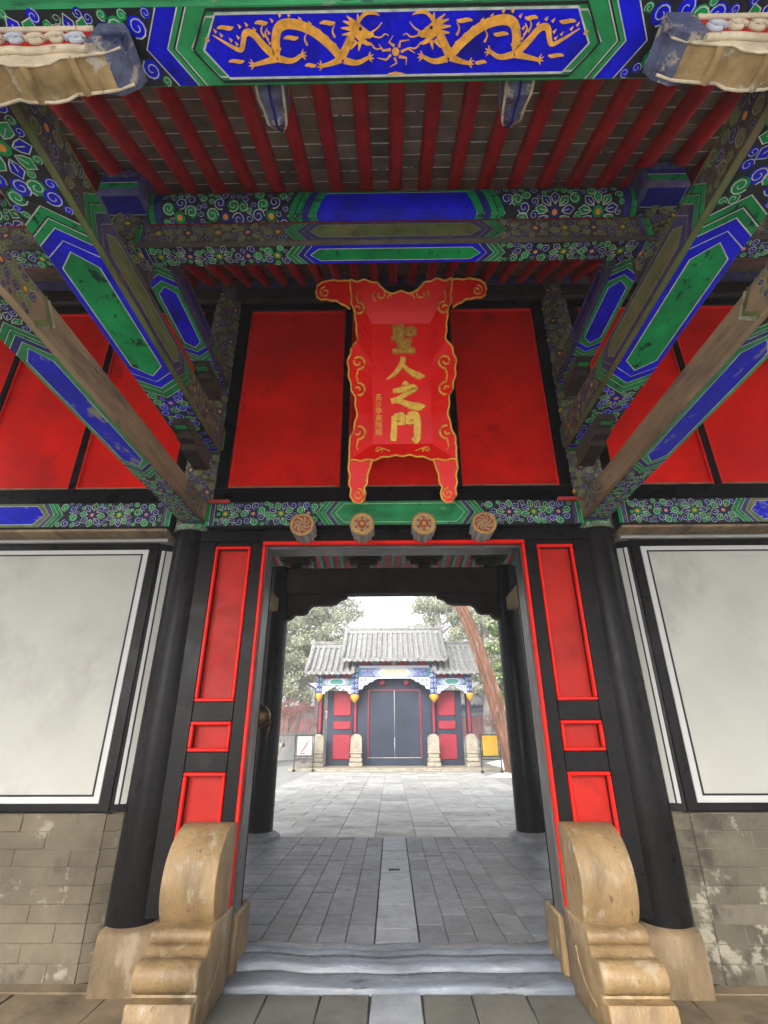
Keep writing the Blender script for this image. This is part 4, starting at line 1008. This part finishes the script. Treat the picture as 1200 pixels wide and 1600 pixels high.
# bracket sets under the eaves
for zc, xs_, yb in ((4.78, (-1.95, -1.0, .0, 1.0, 1.95), 0), (4.16, (-3.75, -2.9), 0), (4.16, (2.9, 3.75), 0)):
    for x in xs_:
        m = MB()
        for hw_, z0, z1, d_ in ((.10, 0, .10, .14), (.22, .10, .19, .22), (.32, .20, .30, .30)):
            m.box(GX+x-hw_, GX+x+hw_, GY-.75-d_, GY-.75+d_, zc+z0, zc+z1, 'far_blue' if hw_ != .22 else 'far_green', .03)
        part('bracket_set', m, far)
fb('eave_panel', -1.95, 1.95, -.72, -.66, 4.74, 5.1, 'far_red'); fb('gilded_emblem', -.10, .10, -.90, -.72, 4.78, 5.12, 'far_gold', .03)
fb('eave_panel', -3.85, -2.1, -.72, -.66, 4.12, 4.5, 'far_red'); fb('eave_panel', 2.1, 3.85, -.72, -.66, 4.12, 4.5, 'far_red')
def far_roof(x0, x1, ze, zr, ye, yr, zslope=0, ridge=True, nrow=20, flare=.0):
    m = MB(); S = 8
    def zc(t): return ze+(zr-ze)*(t**1.25)
    for (ya, sgn) in ((ye, 1),):
        vs = []; 
        for k in range(S+1):
            t = k/S; vs += [(GX+x0, GY+ye+(yr-ye)*t, zc(t)), (GX+x1, GY+ye+(yr-ye)*t, zc(t)), (GX+x0, GY+ye+(yr-ye)*t, zc(t)-.10), (GX+x1, GY+ye+(yr-ye)*t, zc(t)-.10)]
        fs = []
        for k in range(S):
            a = 4*k; b = a+4; fs += [(a, a+1, b+1, b), (a+2, b+2, b+3, a+3), (a, b, b+2, a+2), (a+1, a+3, b+3, b+1)]
        fs += [(0, 2, 3, 1)]
        m.add(vs, fs, 'roof_tile')
    bk = [(GX+x0, GY+yr, zr), (GX+x1, GY+yr, zr), (GX+x1, GY+2*yr-ye, ze), (GX+x0, GY+2*yr-ye, ze)]
    m.add(bk, [(0, 1, 2, 3)], 'roof_tile'); rf = part('roof', m, far, smooth=30)
    # one half-round tile row per object, sharing mesh
    m = MB(); w_ = (x1-x0)/nrow*.30
    pts = []; rr = []
    NT = 26
    for k in range(NT+1):
        t = k/NT*.995; pts.append((0, GY+ye-.03+(yr-ye)*t, zc(t)+.02)); rr.append(w_*(1.06 if k % 2 else .98))
    m.tube(pts, rr, 'roof_tile', 10, ref=(1, 0, 0)); me = mesh_of(m, 'tile_row', smooth=60)
    for k in range(nrow+1): inst('tile_row', me, rf, (GX+x0+(x1-x0)*k/nrow, 0, 0), (0, 0, 0), world=False) if False else inst('tile_row', me, rf, (GX+x0+(x1-x0)*k/nrow-GX*0, 0, 0), world=False)
    # drip tiles
    dm = MB(); dm.prism([(-w_*1.0, .02), (w_*1.0, .02), (w_*.7, -.08), (0, -.15), (-w_*.7, -.08)], lambda a, b, h: (a, h, b), GY+ye-.05, GY+ye-.02, 'roof_tile'); dme = mesh_of(dm, 'drip_tile', True)
    for k in range(nrow): inst('drip_tile', dme, rf, (GX+x0+(x1-x0)*(k+.5)/nrow, 0, ze-.01), world=False)
    em = MB(); em.tube([(0, GY+ye+.0, ze-.13), (0, GY+ye+.9, ze+.02)], .045, 'far_red', 8); eme = mesh_of(em, 'eave_rafter')
    for k in range(nrow): inst('eave_rafter', eme, rf, (GX+x0+(x1-x0)*(k+.5)/nrow, 0, 0), world=False)
    # ridge and verge
    m = MB(); m.box(GX+x0-.08, GX+x1+.08, GY+yr-.12, GY+yr+.12, zr-.05, zr+.16, 'roof_tile', .02); m.box(GX+x0-.12, GX+x1+.12, GY+yr-.15, GY+yr+.15, zr+.162, zr+.24, 'roof_tile', .03); m.box(GX+x0-.1, GX+x1+.1, GY+yr-.09, GY+yr+.09, zr+.242, zr+.33, 'roof_tile', .03)
    part('ridge', m, rf)
    for x in (x0, x1):
        m = MB(); pts = [(GX+x, GY+ye+(yr-ye)*k/8, zc(k/8)+.10) for k in range(9)]; m.tube(pts, [.08]+[.12]*7+[.15], 'roof_tile', 10, ref=(1, 0, 0)); part('verge_tile', m, rf, smooth=60)
        m = MB(); e = 1 if x > (x0+x1)/2 else -1
        m.prism([(GX+x-e*.15, zr+.2), (GX+x+e*.16, zr+.2), (GX+x+e*.22, zr+.42), (GX+x+e*.10, zr+.36), (GX+x+e*.04, zr+.55), (GX+x-e*.06, zr+.36)], lambda a, b, h: (a, h, b), GY+yr-.07, GY+yr+.07, 'roof_tile'); part('ridge_ornament', m, rf, recalc=True)
far_roof(-2.62, 2.62, 4.98, 6.72, -1.55, 1.0, nrow=19)
far_roof(-4.42, -2.05, 4.38, 5.92, -1.35, .9, nrow=8)
far_roof(2.05, 4.42, 4.38, 5.92, -1.35, .9, nrow=8)
lab = {-3.78: 'pale stone drum post below the outermost gilded bud', -2.0: 'pale stone drum post beside the closed black doors'}
for sg in (-1, 1):
    for xx in (1.86, 3.70):
        s_ = lab[-3.78] if xx > 3 else lab[-2.0]
        t = thing('stone_drum_post', s_, 'drum post', (GX+sg*xx, GY-.7, .1), 'outer drum posts of the far gate' if xx > 3 else 'inner drum posts of the far gate')
        cx_ = GX+sg*xx
        m = MB(); m.prism([(cx_-.27, .78), (cx_+.27, .78)]+[(cx_+.27*math.cos(rad(a)), 1.30+.24*math.sin(rad(a))) for a in range(0, 181, 15)], lambda a, b, h: (a, h, b), GY-1.0, GY-.55, 'far_stone'); part('drum', m, t, recalc=True)
        m = MB(); m.box(cx_-.30, cx_+.30, GY-1.05, GY-.5, .66, .775, 'far_stone', .04); m.box(cx_-.26, cx_+.26, GY-1.02, GY-.5, .50, .658, 'far_stone', .03); part('moulding', m, t)
        m = MB(); m.box(cx_-.32, cx_+.32, GY-1.15, GY-.45, .11, .30, 'far_stone', .03); m.box(cx_-.30, cx_+.30, GY-1.10, GY-.45, .302, .498, 'far_stone', .05); part('base', m, t)

# ================================================================== COURTYARD THINGS
def board(x, y, w, label, face, ink):
    t = thing('notice_board', label, 'notice board', (x, y, 0))
    m = MB()
    for sg in (-1, 1):
        p = MB(); p.box(x+sg*w/2-.02, x+sg*w/2+.02, y-.02, y+.02, .05, 1.52, 'iron', .006); part('leg', p, t)
        p = MB(); p.box(x+sg*w/2-.05, x+sg*w/2+.05, y-.18, y+.18, 0, .07, 'iron', .02); part('foot', p, t)
    for z in (1.48, .62, .50): m.box(x-w/2+.021, x+w/2-.021, y-.016, y+.016, z-.018, z+.018, 'iron', .005)
    for sg in (-1, 1): m.box(x+sg*(w/2-.07)-.012, x+sg*(w/2-.07)+.012, y-.014, y+.014, .638, 1.462, 'iron', .004)
    part('frame', m, t)
    m = MB(); m.box(x-w/2+.09, x+w/2-.09, y-.012, y+.012, .66, 1.44, face, .004); f = part('panel', m, t)
    q = Orn(plane_fn((x, y-.012, 0), (1, 0, 0), (0, 0, 1)), .003)
    if ink == 'pink_ink':
        for k in range(7): q.ribbon([(-.20+.02*k, .74+.02*k), (-.02+.03*k, .92+.055*k), (.14+.01*k, .98+.06*k)], [.012, .025, .004], 'pink_ink', 1)
        q.ribbon([(-.22, .80), (-.05, .84), (.03, .80)], .02, 'pink_ink', 1); q.ribbon([(-.16, .72), (.04, .74)], .03, 'iron', 2)
    else:
        for k in range(2): q.ribbon([(-.24+.05*k, 1.36), (-.24+.05*k, 1.30)], .022, 'iron', 1)
        q.ribbon([(-.06, 1.22), (.08, 1.22)], .022, 'far_stone', 1)
        for k in range(6): q.ribbon([(-.18, 1.13-.06*k), (.20-.04*(k % 3), 1.13-.06*k)], .014, 'ochre_wood', 1)
    q.done(f, 'lettering'); return t
board(-4.02, 25.3, .86, 'standing notice board with white face and pink strokes', 'board_white', 'pink_ink')
board(4.28, 24.2, .84, 'standing notice board with yellow face and small lettering', 'board_yellow', 'ink')
t = thing('stone_planter', 'pale stone pedestal with broad slab top beside the white notice board', 'planter', (-6.6, 30, 0))
m = MB(); m.box(-6.95, -6.25, 29.7, 30.3, 0, .25, 'far_stone', .04); m.tube([(-6.6, 30, .25), (-6.6, 30, .45), (-6.6, 30, .9)], [.32, .22, .30], 'far_stone', 14, ref=(1, 0, 0)); part('pedestal', m, t)
m = MB(); m.box(-7.3, -5.9, 29.6, 30.4, .9, 1.12, 'far_stone', .04); part('top', m, t)
t = thing('low_wall', 'low grey courtyard wall with coping running behind the shrubs', 'wall', (0, 36, 0))
boxpart('wall_body', t, -22, -4.5, 36, 36.4, 0, 1.5, 'far_wall', bev=.02); boxpart('coping', t, -22, -4.4, 35.9, 36.5, 1.502, 1.68, 'roof_tile', bev=.04)
t = thing('stone_balustrade', 'low pale stone balustrade right of the ornamental gate', 'balustrade', (8, 33, 0))
for k in range(8):
    x = 4.9+k*1.1; boxpart('baluster_post', t, x-.1, x+.1, 32.9, 33.1, 0, 1.25, 'far_stone', bev=.03)
    for z0, z1 in ((.2, .65), (.85, 1.0)): boxpart('rail', t, x+.102, x+.998, 32.94, 33.06, z0, z1, 'far_stone', bev=.02)
def side_hall(x0, x1, y, label, n):
    t = thing('side_hall', label, 'hall', ((x0+x1)/2, y, 0))
    boxpart('wall', t, x0, x1, y, y+4, 0, 3.6, 'far_wall', bev=.02)
    for k in range(n+1):
        x = x0+(x1-x0)*k/n; m = MB(); m.tube([(x, y-.25, 0), (x, y-.25, 3.5)], .17, 'hall_red', 12, ref=(1, 0, 0)); part('column', m, t)
    for k in range(n):
        a = x0+(x1-x0)*k/n+.3; b = x0+(x1-x0)*(k+1)/n-.3
        f = boxpart('window', t, a, b, y-.10, y-.02, 1.1, 3.0, 'hall_blue', bev=.02)
        for j in range(3):
            c = a+(b-a)*(j+.5)/3; boxpart('window_frame', f, c-(b-a)/7, c+(b-a)/7, y-.15, y-.102, 1.25, 2.85, 'hall_red', bev=.01)
    boxpart('eave_beam', t, x0-.3, x1+.3, y-.4, y-.1, 3.3, 3.75, 'hall_blue', bev=.02)
    m = MB(); m.convex([(x0-.6, y-1.2, 3.7), (x1+.6, y-1.2, 3.7), (x1+.6, y+5.2, 3.7), (x0-.6, y+5.2, 3.7), (x0-.3, y+2, 5.9), (x1+.3, y+2, 5.9)], [(0, 1, 5, 4), (2, 3, 4, 5), (1, 2, 5), (3, 0, 4), (0, 1, 2, 3)], 'roof_tile'); rf = part('roof', m, t, smooth=0)
    me = MB(); me.tube([(0, y-1.22, 3.74), (0, y+2, 5.94)], .09, 'roof_tile', 8, ref=(1, 0, 0)); me = mesh_of(me, 'tile_row')
    for k in range(int((x1-x0)/.42)): inst('tile_row', me, rf, (x0+.1+k*.42, 0, 0), world=False)
side_hall(5.2, 15, 44, 'hall with red columns and blue windows right of the ornamental gate', 4)
side_hall(-18, -6.5, 46, 'hall with red columns half hidden behind bare shrubs', 5)

# ---- trees
def crown(mb, c, R, n, mats, rr, size=(.10, .20), fl=.75):
    """leaf sprays scattered in a lumpy volume"""
    c = Vector(c)
    for _ in range(n):
        while True:
            p = Vector((rr.uniform(-1, 1), rr.uniform(-1, 1), rr.uniform(-1, 1)))
            if p.length < 1: break
        p = Vector((p.x*R[0], p.y*R[1], p.z*R[2])); s = rr.uniform(*size)
        d = Vector((rr.uniform(-1, 1), rr.uniform(-1, 1), rr.uniform(-.5, 1))).normalized(); u = d.orthogonal().normalized(); v = d.cross(u)
        q = c+p; a = rr.random()*6.28; e1 = (u*math.cos(a)+v*math.sin(a))*s; e2 = (v*math.cos(a)-u*math.sin(a))*s*fl
        mb.add([q-e1, q-e2*.7, q+e1, q+e2*.7], [(0, 1, 2, 3)], rr.choice(mats))
def tree(name, label, base, h, tr, clumps, mats, seed, lean=(0, 0), bark='bark_pale', size=(.05, .115), dens=3.0, group=None):
    rr = random.Random(seed); t = thing(name, label, 'tree', base, group); b = Vector(base)
    m = MB(); pts = []; rs = []
    for k in range(9):
        f = k/8; pts.append(b+Vector((lean[0]*f+.12*math.sin(f*5+seed), lean[1]*f+.1*math.sin(f*4+seed*2), h*f-.05))); rs.append(tr*(1.25-.1*min(f*8, 1)-.85*f))
    m.tube(pts, rs, bark, 14, wob=lambda k, i: 1+.10*math.sin(k*2.7+i*.6), ref=(1, 0, 0)); part('trunk', m, t, smooth=60)
    lm = MB(); cr = MB()
    for (dx, dy, dz, rx, ry, rz, n) in clumps:
        cc = b+Vector((dx, dy, dz)); f = max(.15, min(.95, (dz-.9*rz)/h)); i = int(f*8); st = pts[i].lerp(pts[min(i+1, 8)], f*8-i)
        mid = st.lerp(cc, .5)+Vector((rr.uniform(-.3, .3), rr.uniform(-.3, .3), .15)); r0 = max(.04, rs[i]*.45)
        lm.tube([st, mid, cc], [r0, r0*.65, r0*.25], bark, 7)
        for j in range(7):
            e = cc+Vector((rr.uniform(-1, 1)*rx, rr.uniform(-1, 1)*ry, rr.uniform(-.6, .9)*rz)); lm.tube([mid.lerp(cc, rr.random()), e.lerp(cc, .4)+Vector((0, 0, .1)), e], [r0*.35, r0*.2, .012], bark, 5)
            crown(cr, e, (rx*.42, ry*.42, rz*.40), int(n*dens/9), mats, rr, size)
        crown(cr, cc, (rx, ry, rz), int(n*dens/5), mats, rr, size)
    part('limb', lm, t, smooth=60); part('crown', cr, t, smooth=0)
    return t
def auto_clumps(seed, h, R, n, z0, num=420, taper=.6):
    rr = random.Random(seed); out = []
    for k in range(n):
        f = (k+.5)/n; z = z0+(h-z0)*f; w_ = R*(1-taper*f**1.6)*(.55+.45*rr.random()); a = k*2.4+rr.random()
        out.append((w_*math.cos(a)*.75, w_*math.sin(a)*.6, z, R*rr.uniform(.30, .46), R*rr.uniform(.30, .44), R*rr.uniform(.20, .34), num))
    return out
PAL = ('leaf_a', 'leaf_b', 'leaf_b')
tree('cypress_tree', 'tall old cypress with broad crown left of the ornamental gate', (-4.9, 36, 0), 12.0, .42, auto_clumps(1, 13.2, 3.9, 22, 4.6), PAL, 1)
tree('cypress_tree', 'dense lower cypress overhanging the shrubs near the white notice board', (-7.6, 33.5, 0), 8.0, .36, auto_clumps(2, 9.0, 3.1, 16, 3.6), PAL, 2)
tree('cypress_tree', 'cypress with open twisted crown rising behind the ridge of the ornamental gate', (4.6, 41, 0), 12.6, .42, auto_clumps(3, 14.0, 3.7, 20, 7.0), PAL, 3, lean=(-1.0, 0))
tree('cypress_tree', 'pale cypress behind the lower roof beside the leaning trunk', (6.7, 37, 0), 11.0, .38, auto_clumps(4, 12.5, 3.4, 20, 3.8), PAL, 4)
tree('cypress_tree', 'distant pale cypress rising beyond the hall with half-hidden red columns', (-10.5, 55, 0), 14.0, .4, auto_clumps(5, 16.0, 4.5, 14, 5.0), PAL, 5, size=(.2, .38))
tree('cypress_tree', 'distant pale cypress rising beyond the hall with blue windows', (11.5, 56, 0), 14.0, .4, auto_clumps(6, 16.0, 5.0, 14, 5.0), PAL, 6, size=(.2, .38))
tree('green_cypress', 'fresh green cypress foliage close behind the leaning reddish trunk', (5.75, 25.5, 0), 9.0, .22, auto_clumps(7, 10.0, .95, 26, 2.7, 420, .25), ('leaf_green', 'leaf_green', 'leaf_b'), 7, size=(.07, .15))
# leaning trunk in front of the gate's right wing
t = thing('leaning_tree', 'leaning old tree with stripped reddish-brown bark beside the yellow notice board', 'tree', (4.85, 22.2, 0))
m = MB()
pA = [(4.92, 22.2, -.05), (4.78, 22.2, .5), (4.42, 22.2, 2.2), (4.07, 22.2, 3.7), (3.62, 22.2, 5.4), (3.10, 22.2, 6.8), (2.3, 22.3, 8.8)]
pA = smooth_path(pA, 2)
m.tube(pA, [.33-.10*k/len(pA) for k in range(len(pA))], 'bark_red', 30, wob=lambda k, i: 1+.10*math.sin(k*1.26+i*.15)+.09*math.sin(k*2.9+i*.08), ref=(1, 0, 0)); part('trunk', m, t, smooth=60)
m = MB()
for k in range(4):
    a = k*1.5; m.tube(smooth_path([(4.92+.34*math.cos(a), 22.2+.34*math.sin(a), -.05), (4.78+.24*math.cos(a), 22.2+.22*math.sin(a), .4), (4.50+.16*math.cos(a+.5), 22.2+.16*math.sin(a+.5), 1.8)], 1), .13, 'bark_red', 8)
part('root_flare', m, t, smooth=60)
m = MB(); lm = MB(); rr = random.Random(31)
for k in range(9):
    c = (2.2+rr.uniform(-1.8, 2.2), 22.6+rr.uniform(-1.5, 1.5), 9.6+rr.uniform(-.4, 2.2)); lm.tube([(2.35, 22.3, 8.7), c], [.12, .03], 'bark_red', 6); crown(m, c, (.9, .9, .55), 420, ('leaf_a', 'leaf_b'), rr, (.06, .14))
part('limb', lm, t); part('crown', m, t, smooth=0)
# bare shrubs with red berries
def shrub(x, y, h, label, seed, group=None):
    rr = random.Random(seed); t = thing('bare_shrub', label, 'shrub', (x, y, 0), group); m = MB(); bm_ = MB()
    def grow(p, d, l, r, dep):
        q = p+d*l; m.tube([p, p.lerp(q, .5)+Vector((rr.uniform(-.05, .05), rr.uniform(-.05, .05), 0)), q], [r, r*.8, r*.6], 'twig', 5)
        if dep == 0:
            for _ in range(3):
                c = q+Vector((rr.uniform(-.2, .2), rr.uniform(-.2, .2), rr.uniform(-.2, .2))); s = .035
                if rr.random() < .5: bm_.add([c+Vector((s, 0, 0)), c+Vector((0, s, 0)), c+Vector((-s, 0, 0)), c+Vector((0, -s, 0)), c+Vector((0, 0, s)), c+Vector((0, 0, -s))], [(0, 1, 4), (1, 2, 4), (2, 3, 4), (3, 0, 4), (1, 0, 5), (2, 1, 5), (3, 2, 5), (0, 3, 5)], 'berry')
            return
        for _ in range(3):
            dd = (d+Vector((rr.uniform(-.8, .8), rr.uniform(-.8, .8), rr.uniform(-.25, .5)))).normalized(); grow(q, dd, l*rr.uniform(.6, .85), max(.007, r*.6), dep-1)
    for k in range(6):
        a = k*1.05; grow(Vector((x+.1*math.cos(a), y+.1*math.sin(a), -.02)), Vector((.45*math.cos(a), .45*math.sin(a), 1)).normalized(), h*.36, .035, 4)
    part('branches', m, t, smooth=0); b = part('berries', bm_, t, smooth=0); b['kind'] = 'stuff'
shrub(-6.9, 32, 3.4, 'bare twiggy shrub with red berries behind the stone planter', 11); shrub(-5.3, 33, 3.0, 'small bare shrub close to the end post of the ornamental gate', 12)
shrub(6.6, 31, 2.6, 'bare twiggy shrub in front of the stone balustrade', 13)
# snow left at the tree foot and along the yard
def snow(x, y, rx, ry, h, seed, label):
    rr = random.Random(seed); m = MB(); n, k_ = 22, 6; vs = [(x, y, h-.01)]
    ph = [rr.random()*6.28 for _ in range(4)]
    for i in range(1, k_+1):
        f = i/k_
        for j in range(n):
            a = 2*math.pi*j/n; r = f*(1+.22*math.sin(2*a+ph[0])+.14*math.sin(5*a+ph[1])); vs.append((x+rx*r*math.cos(a), y+ry*r*math.sin(a), h*(1-f**2)*(1+.15*math.sin(3*a+ph[2]))-.012*(i == k_)+.006))
    fs = [(0, 1+j, 1+(j+1) % n) for j in range(n)]
    for i in range(k_-1):
        for j in range(n): a = 1+i*n+j; b = 1+i*n+(j+1) % n; fs.append((a, a+n, b+n, b))
    m.add(vs, fs, 'snow'); o = part('snow_patch', m, None, smooth=60); o['kind'] = 'stuff'; o['label'] = label; o['category'] = 'snow'
snow(4.6, 21.9, .75, .45, .12, 1, 'snow heaped round the foot of the leaning tree'); snow(5.9, 27.5, 1.4, 1.2, .25, 2, 'wide snow patch behind the yellow notice board')
snow(6.6, 30.2, 1.6, .9, .3, 3, 'snow bank along the stone balustrade'); snow(-8.4, 28.0, 1.6, 1.0, .12, 4, 'thin snow patch beside the stone planter')

# ================================================================== winter haze
m = MB(); m.box(-75, 75, -12, 85, -1.2, 24, 'snow', 0)
hz = part('haze', m, None, smooth=0); hz['kind'] = 'stuff'; hz['label'] = 'thin pale winter haze filling the air'; hz['category'] = 'haze'
hm = bpy.data.materials.new('haze'); hm.use_nodes = True; hm.node_tree.nodes.clear()
vo = hm.node_tree.nodes.new('ShaderNodeVolumePrincipled'); vo.inputs['Density'].default_value = .0042; vo.inputs['Color'].default_value = (.93, .95, .97, 1); vo.inputs['Anisotropy'].default_value = .2
ho = hm.node_tree.nodes.new('ShaderNodeOutputMaterial'); hm.node_tree.links.new(vo.outputs[0], ho.inputs['Volume'])
hz.data.materials.clear(); hz.data.materials.append(hm)
